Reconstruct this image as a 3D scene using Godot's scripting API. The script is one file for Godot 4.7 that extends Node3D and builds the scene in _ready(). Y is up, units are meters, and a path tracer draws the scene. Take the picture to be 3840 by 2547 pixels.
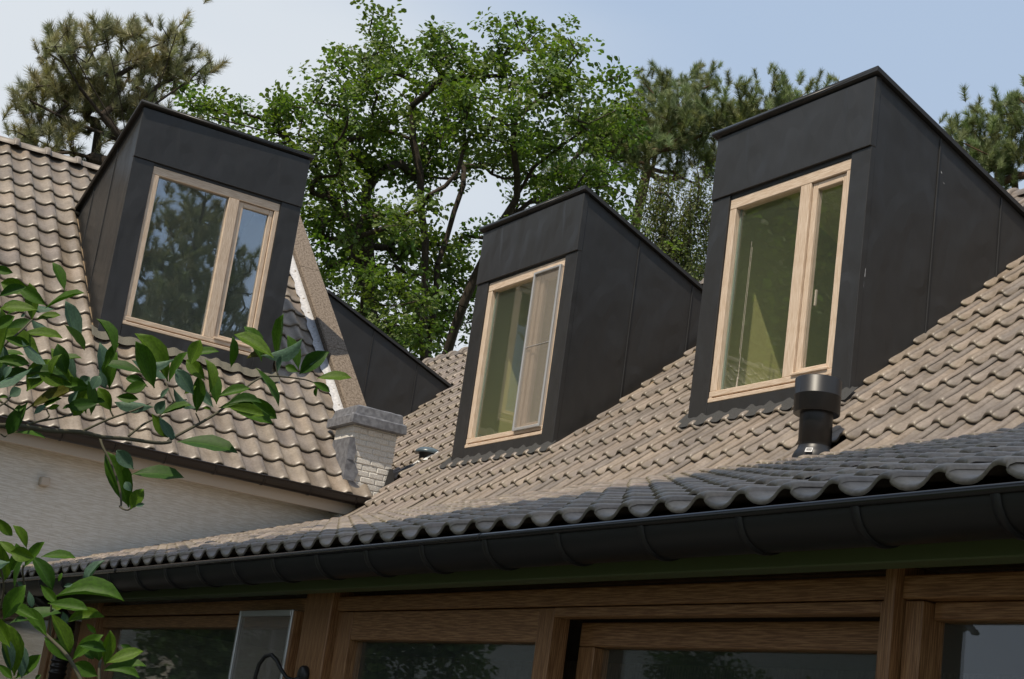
extends Node3D
# A tiled house with black dormers. Metres, y up; the camera stands in the courtyard.

var M := {}
var taken := {}
var rng := RandomNumberGenerator.new()

const SLOPE_UP := 0.93      # main roof, upper slope
const SLOPE_LOW := 0.345    # main roof, lower slope
const SLOPE_WING := 0.96    # wing roof
const CAM := Vector3(0, 1.6, 0)

func _ready():
	rng.seed = 11
	# ---- camera
	var cam := Camera3D.new()
	cam.name = "camera"
	cam.fov = 22.725
	cam.near = 0.05
	cam.far = 400.0
	add_child(cam)
	cam.transform = Transform3D(Basis(Vector3(0.5101, 0.1373, -0.8491), Vector3(0.1452, 0.9592, 0.2423), Vector3(0.8478, -0.2471, 0.4694)).orthonormalized(), CAM)
	cam.current = true
	# ---- sky, sun, exposure
	var env := Environment.new()
	env.background_mode = Environment.BG_SKY
	var sky := Sky.new()
	var pan := PanoramaSkyMaterial.new()
	pan.panorama = sky_picture()
	sky.sky_material = pan
	env.sky = sky
	env.background_energy_multiplier = 1.0
	env.tonemap_mode = Environment.TONE_MAPPER_LINEAR
	env.tonemap_exposure = 1.0
	env.sdfgi_enabled = true
	env.ssao_enabled = true
	env.ssil_enabled = true
	var we := WorldEnvironment.new()
	we.name = "world_environment"
	we.environment = env
	add_child(we)
	var sun := DirectionalLight3D.new()
	sun.name = "sun"
	sun.light_energy = 1.5
	sun.light_color = Color(1.0, 0.95, 0.87)
	sun.light_angular_distance = 0.5
	sun.shadow_enabled = true
	add_child(sun)
	sun.look_at_from_position(Vector3.ZERO, Vector3(-0.42, -1.7, -1.0), Vector3.UP)
	materials()
	# ---- setting and large structure
	ground()
	main_house()
	wing()
	# ---- things on the buildings
	dormers()
	gutters()
	brick_pier()
	roof_vents()
	facade_things()
	# ---- vegetation
	trees()
	foreground_shrub()

# ------------------------------------------------------------------ helpers
func numbered(called: String) -> String:
	if not taken.has(called):
		taken[called] = 0
		return called
	taken[called] += 1
	return "%s_%03d" % [called, taken[called]]

func thing(called, label, category, where := Vector3.ZERO, group := "") -> Node3D:
	var o := Node3D.new()
	o.name = numbered(called)
	add_child(o)
	o.position = where
	o.set_meta("label", label)
	o.set_meta("category", category)
	if group != "":
		o.set_meta("group", group)
	return o

func group_of(called, parent) -> Node3D:
	var o := Node3D.new()
	o.name = called
	parent.add_child(o, true)
	return o

func put(called, mesh: Mesh, mat, parent, xf := Transform3D.IDENTITY) -> MeshInstance3D:
	var o := MeshInstance3D.new()
	o.name = called
	o.mesh = mesh
	if mat != null:
		o.material_override = mat
	parent.add_child(o, true)
	o.transform = xf
	return o

func tool() -> SurfaceTool:
	var st := SurfaceTool.new()
	st.begin(Mesh.PRIMITIVE_TRIANGLES)
	st.set_smooth_group(-1)
	return st

func done(called, st: SurfaceTool, mat, parent) -> MeshInstance3D:
	st.generate_normals()
	return put(called, st.commit(), mat, parent)

func tri(st, a, b, c):      # corners run anticlockwise seen from outside
	st.add_vertex(a); st.add_vertex(c); st.add_vertex(b)

func quad(st, a, b, c, d):
	tri(st, a, b, c); tri(st, a, c, d)

func box(st, lo: Vector3, hi: Vector3, bevel := 0.0):
	if bevel <= 0.0:
		var p := []
		for i in 8:
			p.append(Vector3(hi.x if i & 1 else lo.x, hi.y if i & 2 else lo.y, hi.z if i & 4 else lo.z))
		quad(st, p[4], p[5], p[7], p[6]); quad(st, p[1], p[0], p[2], p[3])
		quad(st, p[5], p[1], p[3], p[7]); quad(st, p[0], p[4], p[6], p[2])
		quad(st, p[6], p[7], p[3], p[2]); quad(st, p[0], p[1], p[5], p[4])
		return
	var c := (lo + hi) * 0.5
	var h := (hi - lo) * 0.5
	var b: float = min(bevel, min(h.x, min(h.y, h.z)) * 0.9)
	# three points at each corner, one on each face
	var f := func(sx, sy, sz, k):
		var v := Vector3(sx * (h.x - (0.0 if k == 0 else b)), sy * (h.y - (0.0 if k == 1 else b)), sz * (h.z - (0.0 if k == 2 else b)))
		return c + v
	for k in 3:
		for s in [-1, 1]:
			var q := []
			for e in [[-1, -1], [1, -1], [1, 1], [-1, 1]]:
				var t := [0, 0, 0]
				t[k] = s; t[(k + 1) % 3] = e[0]; t[(k + 2) % 3] = e[1]
				q.append(f.call(t[0], t[1], t[2], k))
			if s > 0: quad(st, q[0], q[1], q[2], q[3])
			else: quad(st, q[3], q[2], q[1], q[0])
	for k in 3:            # edges along axis k
		var k1 := (k + 1) % 3
		var k2 := (k + 2) % 3
		for e in [[-1, -1], [1, -1], [1, 1], [-1, 1]]:
			var t0 := [0, 0, 0]
			var t1 := [0, 0, 0]
			t0[k] = -1; t1[k] = 1
			t0[k1] = e[0]; t1[k1] = e[0]; t0[k2] = e[1]; t1[k2] = e[1]
			var a = f.call(t0[0], t0[1], t0[2], k1)
			var a2 = f.call(t1[0], t1[1], t1[2], k1)
			var d = f.call(t0[0], t0[1], t0[2], k2)
			var d2 = f.call(t1[0], t1[1], t1[2], k2)
			if e[0] * e[1] > 0: quad(st, a2, a, d, d2)
			else: quad(st, a, a2, d2, d)
	for sx in [-1, 1]:
		for sy in [-1, 1]:
			for sz in [-1, 1]:
				var a = f.call(sx, sy, sz, 0)
				var b2 = f.call(sx, sy, sz, 1)
				var d = f.call(sx, sy, sz, 2)
				if sx * sy * sz > 0: tri(st, a, b2, d)
				else: tri(st, a, d, b2)

func slab(called, lo, hi, mat, parent, bevel := 0.0) -> MeshInstance3D:
	var st := tool()
	box(st, lo, hi, bevel)
	return done(called, st, mat, parent)

# a flat polygon (anticlockwise seen against +extrude) pushed along "extrude"
func prism(st, pts: Array, extrude: Vector3):
	var n := pts.size()
	for i in range(1, n - 1):
		tri(st, pts[0] + extrude, pts[i] + extrude, pts[i + 1] + extrude)
		tri(st, pts[0], pts[i + 1], pts[i])
	for i in n:
		var a: Vector3 = pts[i]
		var b: Vector3 = pts[(i + 1) % n]
		quad(st, a, b, b + extrude, a + extrude)

func tube(st, path: Array, radii: Array, sides := 8, capped := true):
	var n := path.size()
	var rings := []
	var d0: Vector3 = (path[1] - path[0]).normalized()
	var u := d0.cross(Vector3.UP if absf(d0.y) < 0.9 else Vector3.RIGHT).normalized()
	for i in n:
		var d: Vector3
		if i == 0: d = path[1] - path[0]
		elif i == n - 1: d = path[i] - path[i - 1]
		else: d = (path[i + 1] - path[i]).normalized() + (path[i] - path[i - 1]).normalized()
		d = d.normalized()
		u = (u - d * u.dot(d)).normalized()
		var v := d.cross(u)
		var ring := []
		for k in sides:
			var a := TAU * k / sides
			ring.append(path[i] + (u * cos(a) + v * sin(a)) * radii[i])
		rings.append(ring)
	for i in n - 1:
		for k in sides:
			var k2 := (k + 1) % sides
			quad(st, rings[i][k], rings[i][k2], rings[i + 1][k2], rings[i + 1][k])
	if capped:
		for k in range(1, sides - 1):
			tri(st, rings[0][0], rings[0][k + 1], rings[0][k])
			tri(st, rings[n - 1][0], rings[n - 1][k], rings[n - 1][k + 1])

func lathe(st, profile: Array, sides := 24):    # [radius, height] from the bottom up
	for i in profile.size() - 1:
		for k in sides:
			var a := TAU * k / sides
			var b := TAU * (k + 1) / sides
			var r0: float = profile[i][0]
			var r1: float = profile[i + 1][0]
			var p := func(r, h, t): return Vector3(r * sin(t), h, r * cos(t))
			quad(st, p.call(r0, profile[i][1], a), p.call(r0, profile[i][1], b), p.call(r1, profile[i + 1][1], b), p.call(r1, profile[i + 1][1], a))

# ------------------------------------------------------------------ sky and materials
func sky_picture() -> ImageTexture:
	var w := 1024
	var h := 512
	var im := Image.create(w, h, false, Image.FORMAT_RGBF)
	var n := FastNoiseLite.new()
	n.seed = 45
	n.noise_type = FastNoiseLite.TYPE_SIMPLEX_SMOOTH
	n.frequency = 0.9
	n.fractal_octaves = 5
	n.fractal_gain = 0.42
	for y in h:
		var th := PI * (y + 0.5) / h
		var el := PI / 2 - th
		var e: float = clampf(sin(maxf(el, 0.0)), 0.0, 1.0)
		var base := Vector3(0.56, 0.64, 0.75).lerp(Vector3(0.43, 0.545, 0.72), smoothstep(0.0, 0.42, e)).lerp(Vector3(0.16, 0.28, 0.54), smoothstep(0.4, 1.0, e))
		if el < 0.0:
			base = Vector3(0.30, 0.32, 0.30)
		for x in w:
			var ph := (float(x) + 0.5) / w * TAU
			var d := Vector3(sin(ph) * sin(th), cos(th), -cos(ph) * sin(th))
			var q := d * 1.3 + Vector3(3.1, 0.0, 7.7)
			var c := n.get_noise_3d(q.x, q.y * 1.9, q.z) * 0.5 + 0.5
			var veil := smoothstep(0.40, 0.74, c) * 0.92
			var col := base
			if el > 0.0:
				col = base.lerp(Vector3(0.74, 0.785, 0.83), veil)
			im.set_pixel(x, y, Color(col.x, col.y, col.z))
	return ImageTexture.create_from_image(im)

func noise_tex(seed_, freq, octaves, lo: Color, hi: Color, size := 512, gain := 0.5, offs := [0.25, 0.75]) -> NoiseTexture2D:
	var n := FastNoiseLite.new()
	n.seed = seed_
	n.frequency = freq
	n.fractal_octaves = octaves
	n.fractal_gain = gain
	n.noise_type = FastNoiseLite.TYPE_SIMPLEX
	var g := Gradient.new()
	g.offsets = PackedFloat32Array(offs)
	g.colors = PackedColorArray([lo, hi])
	var t := NoiseTexture2D.new()
	t.width = size
	t.height = size
	t.seamless = true
	t.noise = n
	t.color_ramp = g
	t.normalize = true
	return t

func lin(r, g, b) -> Color:      # a base colour given as linear values
	return Color(r, g, b).linear_to_srgb()

func mat(color: Color, rough: float, metal := 0.0, tex = null, scale := Vector3.ONE, world := true, bump = null, bump_cm := 0.0) -> StandardMaterial3D:
	var m := StandardMaterial3D.new()
	m.albedo_color = color
	m.roughness = rough
	m.metallic = metal
	if tex != null:
		m.albedo_texture = tex
	if bump != null:
		m.heightmap_enabled = true
		m.heightmap_texture = bump
		m.heightmap_scale = bump_cm
	if tex != null or bump != null:
		m.uv1_triplanar = true
		m.uv1_world_triplanar = world
		m.uv1_scale = scale
	return m

func materials():
	var speck := noise_tex(3, 0.035, 5, Color(0.87, 0.865, 0.85), Color(1, 1, 1), 512, 0.55)
	var grit := noise_tex(8, 0.12, 4, Color(0.2, 0.2, 0.2), Color(1, 1, 1), 512, 0.6)
	var streak := noise_tex(21, 0.02, 5, Color(0.965, 0.965, 0.965), Color(1, 1, 1), 512, 0.55)
	var grain := noise_tex(31, 0.016, 5, Color(0.86, 0.82, 0.77), Color(1, 1, 1), 512, 0.65)
	var grain_dark := noise_tex(35, 0.018, 5, Color(0.70, 0.64, 0.58), Color(1, 1, 1), 512, 0.65)
	M.tile = mat(Color(1, 1, 1), 0.42, 0.0, speck, Vector3.ONE * 1.7, true, grit, 0.012)
	M.tile.vertex_color_use_as_albedo = true
	var patch := noise_tex(91, 0.012, 4, Color(0.80, 0.79, 0.77), Color(1, 1, 1), 512, 0.55)
	M.tile.detail_enabled = true
	M.tile.detail_albedo = patch
	M.tile.detail_blend_mode = BaseMaterial3D.BLEND_MODE_MUL
	M.tile.detail_uv_layer = BaseMaterial3D.DETAIL_UV_2
	M.tile.uv2_triplanar = true
	M.tile.uv2_world_triplanar = true
	M.tile.uv2_scale = Vector3.ONE * 0.45
	M.deck = mat(lin(0.26, 0.19, 0.12), 0.9)
	M.ridge = mat(lin(0.215, 0.182, 0.155), 0.5, 0.0, speck, Vector3.ONE * 1.7, true, grit, 0.03)
	M.zinc = mat(lin(0.030, 0.0297, 0.030), 0.38, 0.0, streak, Vector3(0.9, 0.5, 0.9), false, noise_tex(23, 0.006, 2, Color(0, 0, 0), Color(1, 1, 1), 512, 0.3), 0.5)
	M.zinc.metallic_specular = 0.45
	M.wood_x = mat(lin(0.72, 0.595, 0.48), 0.6, 0.0, grain, Vector3(0.6, 16, 16), false)
	M.wood_y = mat(lin(0.72, 0.595, 0.48), 0.6, 0.0, grain, Vector3(16, 0.6, 16), false)
	M.dark_wood_x = mat(lin(0.40, 0.215, 0.095), 0.5, 0.0, grain_dark, Vector3(0.5, 14, 14), false)
	M.dark_wood_y = mat(lin(0.40, 0.215, 0.095), 0.5, 0.0, grain_dark, Vector3(14, 0.5, 14), false)
	M.black = mat(lin(0.008, 0.008, 0.008), 0.8)
	M.gutter = mat(lin(0.012, 0.0115, 0.0115), 0.45)
	M.rim = mat(lin(0.012, 0.0115, 0.0115), 0.24)
	M.gutter_brown = mat(lin(0.020, 0.015, 0.013), 0.35)
	M.green = mat(lin(0.095, 0.125, 0.048), 0.6)
	M.cream = mat(lin(0.55, 0.48, 0.40), 0.6)
	M.plastic = mat(lin(0.009, 0.009, 0.010), 0.42)
	var paint := noise_tex(41, 0.03, 5, Color(0.90, 0.885, 0.86), Color(1, 1, 1), 512, 0.6)
	var brush := noise_tex(43, 0.02, 4, Color(0.1, 0.1, 0.1), Color(1, 1, 1), 512, 0.6)
	M.white = mat(lin(0.79, 0.77, 0.725), 0.7, 0.0, paint, Vector3(0.35, 4.0, 0.35), true, brush, 0.04)
	M.white_pier = mat(lin(0.80, 0.78, 0.745), 0.7, 0.0, paint, Vector3(3, 3, 3), true, grit, 0.12)
	var lead_t := noise_tex(51, 0.02, 5, Color(0.82, 0.82, 0.83), Color(1, 1, 1), 512, 0.5)
	M.lead = mat(lin(0.21, 0.215, 0.235), 0.5, 0.15, lead_t, Vector3(1.2, 1.2, 1.2), true, grit, 0.03)
	M.lead_pale = mat(lin(0.55, 0.55, 0.56), 0.5, 0.0, lead_t, Vector3(2.4, 2.4, 2.4))
	var conc := noise_tex(61, 0.05, 5, Color(0.55, 0.51, 0.47), Color(1, 1, 1), 512, 0.65, [0.22, 0.55])
	M.concrete = mat(lin(0.215, 0.172, 0.132), 0.9, 0.0, conc, Vector3.ONE * 1.1, true, grit, 0.25)
	M.felt = mat(lin(0.05, 0.05, 0.05), 0.9, 0.0, speck, Vector3.ONE * 3, true, grit, 0.3)
	M.felt_grey = mat(lin(0.15, 0.14, 0.11), 0.85, 0.0, speck, Vector3.ONE * 3, true, grit, 0.3)
	M.glass = StandardMaterial3D.new()
	M.glass.albedo_color = Color(0.85, 0.95, 0.9, 0.02)
	M.glass.transparency = BaseMaterial3D.TRANSPARENCY_ALPHA
	M.glass.roughness = 0.0
	M.glass_edge = mat(lin(0.16, 0.24, 0.20), 0.2)
	M.room = mat(lin(0.42, 0.42, 0.16), 0.9)
	M.plaster = mat(lin(0.40, 0.38, 0.33), 0.9)
	M.room_shade = mat(lin(0.12, 0.075, 0.045), 0.6, 0.0, grain_dark, Vector3(6, 0.5, 6))  # dimness of the room put into wall and ceiling colour; the wood is invented
	var blank := Image.create(4, 4, false, Image.FORMAT_RGBA8)
	blank.fill(Color.WHITE)
	M.coating = mat(Color(0.80, 0.86, 0.92, 0.24), 0.0, 1.0)
	M.coating.albedo_texture = ImageTexture.create_from_image(blank)
	M.coating.transparency = BaseMaterial3D.TRANSPARENCY_ALPHA
	M.aluminium = mat(lin(0.62, 0.62, 0.62), 0.35, 0.6)
	M.screen = StandardMaterial3D.new()
	M.screen.albedo_color = Color(0.60, 0.57, 0.53, 0.34)
	M.screen.transparency = BaseMaterial3D.TRANSPARENCY_ALPHA
	M.screen.roughness = 0.8
	M.iron = mat(lin(0.014, 0.014, 0.015), 0.45)
	M.vent_blue = mat(lin(0.075, 0.105, 0.125), 0.3)
	M.paper = mat(lin(0.70, 0.70, 0.70), 0.6)
	M.moss = mat(lin(0.07, 0.08, 0.02), 1.0, 0.0, speck, Vector3.ONE * 4, true, grit, 1.0)
	M.bark = mat(lin(0.085, 0.068, 0.052), 0.95, 0.0, grain_dark, Vector3(3, 0.8, 3), true, grit, 1.5)
	M.bark_red = mat(lin(0.20, 0.12, 0.08), 0.95, 0.0, grain_dark, Vector3(3, 0.8, 3), true, grit, 1.5)
	M.bark_green = mat(lin(0.065, 0.06, 0.035), 0.8)
	M.oak_leaf = leaf_mat(lin(1, 1, 1), lin(0.85, 1.0, 0.32), 0.55)
	M.pine_leaf = leaf_mat(lin(1, 1, 1), lin(0.50, 0.50, 0.25), 0.5)
	M.leaf_top = leaf_mat(lin(0.062, 0.150, 0.010), lin(0.36, 0.48, 0.03), 0.5)
	M.leaf_top.metallic_specular = 0.35
	M.leaf_young = leaf_mat(lin(0.105, 0.200, 0.012), lin(0.42, 0.54, 0.04), 0.5)
	M.leaf_young.metallic_specular = 0.35
	M.leaf_young.vertex_color_use_as_albedo = false
	M.leaf_old = leaf_mat(lin(0.038, 0.105, 0.011), lin(0.26, 0.38, 0.03), 0.48)
	M.leaf_old.metallic_specular = 0.35
	M.leaf_old.vertex_color_use_as_albedo = false
	M.leaf_top.vertex_color_use_as_albedo = false
	M.leaf_under = leaf_mat(lin(0.105, 0.19, 0.13), lin(0.2, 0.34, 0.12), 0.7)
	M.leaf_under.metallic_specular = 0.25
	M.leaf_under.vertex_color_use_as_albedo = false
	M.leaf_red = leaf_mat(lin(0.10, 0.105, 0.010), lin(0.4, 0.35, 0.04), 0.5)
	M.leaf_red.vertex_color_use_as_albedo = false
	var veins := vein_picture()
	for k in ["leaf_top", "leaf_young", "leaf_old", "leaf_red", "leaf_under"]:
		M[k].albedo_texture = veins
		M[k].roughness = 0.55
		M[k].metallic_specular = 0.32
	var gr := noise_tex(71, 0.02, 5, Color(0.6, 0.6, 0.6), Color(1, 1, 1))
	M.grass = mat(lin(0.07, 0.10, 0.03), 1.0, 0.0, gr, Vector3.ONE * 0.3)
	M.paving = mat(lin(0.13, 0.125, 0.11), 0.9, 0.0, gr, Vector3.ONE * 0.6)

# midrib, side veins and mottling of a broad leaf; u across, v from stalk to tip
func vein_picture() -> ImageTexture:
	var w := 128
	var h := 256
	var im := Image.create(w, h, false, Image.FORMAT_RGBA8)
	var n := FastNoiseLite.new()
	n.seed = 77
	n.frequency = 0.035
	n.fractal_octaves = 4
	for y in h:
		for x in w:
			var u := absf((x + 0.5) / w - 0.5)
			var v := (y + 0.5) / h
			var mid := 1.0 - smoothstep(0.006, 0.022, u)
			var q := fposmod((v - u * 0.75) * 11.0, 1.0)
			var side := (1.0 - smoothstep(0.0, 0.09, minf(q, 1.0 - q))) * (1.0 - smoothstep(0.30, 0.48, u))
			var m := 0.80 + 0.16 * n.get_noise_2d(x * 2.0, y)
			var c := Color(m, m, m).lerp(Color(1.0, 1.0, 0.86), clampf(mid * 0.9 + side * 0.28, 0.0, 1.0))
			im.set_pixel(x, y, c)
	return ImageTexture.create_from_image(im)

func leaf_mat(c: Color, back: Color, rough: float) -> StandardMaterial3D:
	var m := StandardMaterial3D.new()
	m.albedo_color = c
	m.vertex_color_use_as_albedo = true
	m.roughness = rough
	m.backlight_enabled = true
	m.backlight = back
	m.cull_mode = BaseMaterial3D.CULL_DISABLED
	return m

# ------------------------------------------------------------------ ground
func ground():
	var g := put("ground", PlaneMesh.new(), M.grass, self, Transform3D(Basis.IDENTITY, Vector3(-20, 0, -10)))
	(g.mesh as PlaneMesh).size = Vector2(600, 600)
	g.set_meta("kind", "structure")
	var t := slab("terrace", Vector3(-15.0, -0.1, -3.5), Vector3(8, 0.006, 1.0), M.paving, self)
	t.set_meta("kind", "structure")

# ------------------------------------------------------------------ roof tiles
const PROFILE := [[0.0, 0.022], [0.06, 0.015], [0.15, 0.0065], [0.28, 0.0012], [0.42, 0.0], [0.52, 0.003], [0.60, 0.010], [0.67, 0.020], [0.73, 0.030], [0.79, 0.0370], [0.86, 0.0395], [0.93, 0.0375], [1.005, 0.032], [1.025, 0.021]]

# a wavy pan tile: x across the roof, y off the roof, z down the slope; its nose lies at z = 0
func tile_mesh(pitch: float, gauge: float, tone: Color, sd: int) -> ArrayMesh:
	var r := RandomNumberGenerator.new()
	r.seed = sd
	var st := SurfaceTool.new()
	st.begin(Mesh.PRIMITIVE_TRIANGLES)
	var rows := [[-gauge - 0.06, -0.006, 0.0], [-gauge * 0.5, 0.010, 0.0], [-0.035, 0.0250, 0.06], [-0.012, 0.0225, 0.3], [0.0, 0.0155, 0.75], [-0.003, 0.006, 0.6]]
	var lich := Color(0.30, 0.272, 0.19)
	var base := st
	var idx := 0
	for j in rows.size():
		for i in PROFILE.size():
			var p = PROFILE[i]
			var z: float = rows[j][0]
			if j >= 2: # the tongue of the pan hangs a little lower than the roll
				z += (0.0395 - p[1]) * 0.25 - 0.004
			st.set_smooth_group(0)
			var k: float = rows[j][2] * clampf(r.randfn(0.42, 0.3), 0.0, 1.0)
			st.set_color(tone.lerp(lich, k))
			st.add_vertex(Vector3((p[0] - 0.5) * pitch, p[1] + rows[j][1], z))
	var n := PROFILE.size()
	for j in rows.size() - 1:
		for i in n - 1:
			var a := j * n + i
			var b := a + 1
			var c := a + n
			var d := c + 1
			# seen from outside (+y) a-b runs along +x and z grows towards c-d
			for q in [a, b, d, a, d, c]:
				st.add_index(q)
	st.generate_normals()
	return st.commit()

func in_frame(p: Vector3, margin := 0.03) -> float:
	var b := Basis(Vector3(0.5101, 0.1373, -0.8491), Vector3(0.1452, 0.9592, 0.2423), Vector3(0.8478, -0.2471, 0.4694))
	var d := p - CAM
	var z := -b.z.dot(d)
	if z < 0.1: return -1.0
	var ty := tan(deg_to_rad(22.725) / 2)
	if absf(b.y.dot(d) / z) > ty * (1 + margin) or absf(b.x.dot(d) / z) > ty * 1024.0 / 679.0 * (1 + margin): return -1.0
	return z

# places: [Transform3D, up-vector of the slope]; the 300 that show largest become tiles of their own
func lay_tiles(places: Array, roof: Node3D, pitch: float, gauge: float, most: int, tint: Color):
	var variants := []
	for k in 6:
		var f := 0.80 + 0.065 * k
		variants.append(tile_mesh(pitch, gauge, Color(tint.r * f, tint.g * f * (1.012 - 0.006 * k), tint.b * f * (1.06 - 0.022 * k)), 100 + k))
	var order := []
	for i in places.size():
		var xf: Transform3D = places[i]
		var z := in_frame(xf.origin)
		var s := 0.0
		if z > 0.0:
			var v := (CAM - xf.origin).normalized()
			s = maxf(0.0, v.dot(xf.basis.y.normalized())) / (z * z)
		order.append([s, i])
	order.sort_custom(func(a, b): return a[0] > b[0])
	var rest := []
	for k in order.size():
		var xf: Transform3D = places[order[k][1]]
		if k < most and order[k][0] > 0.0:
			put("tile", variants[rng.randi() % 6], M.tile, roof, xf)
		else:
			rest.append(xf)
	var mm := MultiMesh.new()
	mm.transform_format = MultiMesh.TRANSFORM_3D
	mm.use_colors = true
	mm.mesh = tile_mesh(pitch, gauge, tint, 7)
	mm.instance_count = rest.size()
	for i in rest.size():
		mm.set_instance_transform(i, rest[i])
		var f := rng.randf_range(0.80, 1.15)
		mm.set_instance_color(i, Color(f, f * rng.randf_range(0.985, 1.015), f * rng.randf_range(0.95, 1.06)))
	var o := MultiMeshInstance3D.new()
	o.name = "roof_tiles"
	o.multimesh = mm
	o.material_override = M.tile
	o.set_meta("kind", "stuff")
	roof.add_child(o, true)

func tile_place(p: Vector3, b: Basis) -> Transform3D:
	var w := b * Basis.from_euler(Vector3(rng.randfn(0, 0.006), rng.randfn(0, 0.006), rng.randfn(0, 0.008)))
	return Transform3D(w, p + b.y * rng.randfn(0, 0.0012))

const DORMER_X := [[-10.21, -8.42], [-13.93, -12.14], [-19.35, -17.56]]

func low_y(z: float) -> float: return 2.43 + SLOPE_LOW * (-3.0 - z)
func up_y(z: float) -> float: return 4.285 + SLOPE_UP * (-7.25 - z)
const BREAK_Z := -6.585
const RIDGE_Z := -9.98

func main_house():
	var h := thing("house", "long low house with brown pantile roof and dark brown timber window front", "house", Vector3.ZERO)
	var x0 := -24.0
	var x1 := 1.5
	# roof deck under the tiles, open under the dormers
	var st := tool()
	var sunk := 0.045
	quad(st, Vector3(x0, low_y(-3.02) - sunk, -3.02), Vector3(x1, low_y(-3.02) - sunk, -3.02), Vector3(x1, low_y(BREAK_Z) - sunk, BREAK_Z), Vector3(x0, low_y(BREAK_Z) - sunk, BREAK_Z))
	var cuts := [x0]
	for d in [DORMER_X[2], DORMER_X[1], DORMER_X[0]]:
		cuts.append(d[0] + 0.03); cuts.append(d[1] - 0.03)
	cuts.append(x1)
	for i in cuts.size() - 1:
		var spans := [[BREAK_Z, RIDGE_Z]]
		if i % 2 == 1:
			spans = [[BREAK_Z, -7.29], [-8.98, RIDGE_Z]]
		for s in spans:
			quad(st, Vector3(cuts[i], up_y(s[0]) - sunk, s[0]), Vector3(cuts[i + 1], up_y(s[0]) - sunk, s[0]), Vector3(cuts[i + 1], up_y(s[1]) - sunk, s[1]), Vector3(cuts[i], up_y(s[1]) - sunk, s[1]))
	# rear slope
	quad(st, Vector3(x0, up_y(RIDGE_Z) - sunk, RIDGE_Z), Vector3(x1, up_y(RIDGE_Z) - sunk, RIDGE_Z), Vector3(x1, 2.6, -14.6), Vector3(x0, 2.6, -14.6))
	var roof := done("roof", st, M.deck, h)
	var places := []
	var pitch := 0.1985
	var gauge := 0.281
	# lower slope
	var nl := Vector3(0, 1, SLOPE_LOW).normalized()
	var bl := Basis(Vector3.RIGHT, nl, Vector3.RIGHT.cross(nl))
	var ncol := int((x1 - x0) / pitch)
	for c in ncol:
		var x := x1 - (c + 0.5) * pitch
		for r in 14:
			var z := -2.985 - r * gauge * bl.z.z
			if z < BREAK_Z + 0.02: continue
			if x < -14.92: continue
			places.append(tile_place(Vector3(x, low_y(z) + 0.004, z), bl))
	# upper slope
	var nu := Vector3(0, 1, SLOPE_UP).normalized()
	var bu := Basis(Vector3.RIGHT, nu, Vector3.RIGHT.cross(nu))
	for c in ncol:
		var x := x1 - (c + 0.5) * pitch
		for r in 18:
			var z := BREAK_Z + 0.02 - r * gauge * bu.z.z
			if z < RIDGE_Z + 0.02: continue
			var inside := false
			for d in DORMER_X:
				if x > d[0] - 0.03 and x < d[1] + 0.03 and z < -7.19 and z > -8.86: inside = true
				if x > d[0] - 0.13 and x < d[1] + 0.13 and z < -7.30 and z > -8.80: inside = inside or (x > d[0] - 0.05 and x < d[1] + 0.05)
			if inside: continue
			if x < -14.75 and z > -7.02: continue      # the gable of the wing stands here
			if absf(x + 7.93) < 0.11 and absf(z + 6.6) < 0.1: continue
			places.append(tile_place(Vector3(x, up_y(z) + 0.002, z), bu))
	lay_tiles(places, roof, pitch, gauge, 300, Color(0.308, 0.258, 0.216))
	# ridge
	var rm := ridge_mesh(0.37)
	for i in int((x1 - x0) / 0.35):
		put("ridge_tile", rm, M.ridge, h, Transform3D(Basis(Vector3.UP, PI / 2) * Basis.from_euler(Vector3(0, rng.randfn(0, 0.01), rng.randfn(0, 0.02))), Vector3(x1 - i * 0.35, up_y(RIDGE_Z) - 0.015, RIDGE_Z)))
	# walls (rear and ends), interior back wall of the ground floor
	slab("rear_wall", Vector3(x0, 0, -14.3), Vector3(x1, 2.75, -14.0), M.white, h)
	var en := tool()
	for x in [x0 + 0.1, x1 - 0.4]:
		prism(en, [Vector3(x, 0, -3.45), Vector3(x, 0, -14.0), Vector3(x, 2.7, -14.0), Vector3(x, up_y(RIDGE_Z) - 0.1, RIDGE_Z), Vector3(x, up_y(BREAK_Z) - 0.1, BREAK_Z), Vector3(x, low_y(-3.45) - 0.1, -3.45)], Vector3(0.3, 0, 0))
	done("end_wall", en, M.white, h)
	slab("room_wall", Vector3(-15.2, 0, -6.6), Vector3(x1 - 0.4, 2.9, -6.5), M.room_shade, h)
	slab("room_ceiling", Vector3(-15.2, 2.42, -6.5), Vector3(x1 - 0.4, 2.46, -3.42), M.room_shade, h)
	# fascia with its pale underside, dark gap behind it
	slab("fascia", Vector3(-15.0, 2.277, -3.185), Vector3(x1, 2.40, -3.1), M.green, h, 0.004)
	slab("soffit", Vector3(-15.0, 2.33, -3.5), Vector3(x1, 2.36, -3.19), M.dark_wood_x, h)
	# timber front: posts, beams, frames, panes
	var zf := -3.3
	for p in [[-11.17, -10.87], [-7.56, -7.26], [-3.578, -3.537]]:
		slab("post", Vector3(p[0], 0, zf - 0.16), Vector3(p[1], 2.315, zf + 0.03), M.dark_wood_y, h, 0.006)
	var bays := [[-15.0, -11.17], [-10.87, -7.56], [-7.26, -3.578], [-3.537, 1.1]]
	for b in bays:
		slab("beam", Vector3(b[0] + 0.002, 2.217, zf - 0.12), Vector3(b[1] - 0.002, 2.283, zf), M.dark_wood_x, h, 0.004)
	# bay 2: fixed pane with a stile beside the post
	window_bay(h, -10.862, -7.63, 2.2, zf - 0.02, 0.055)
	slab("stile", Vector3(-7.622, 0, zf - 0.1), Vector3(-7.565, 2.212, zf - 0.012), M.dark_wood_y, h, 0.003)
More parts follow.
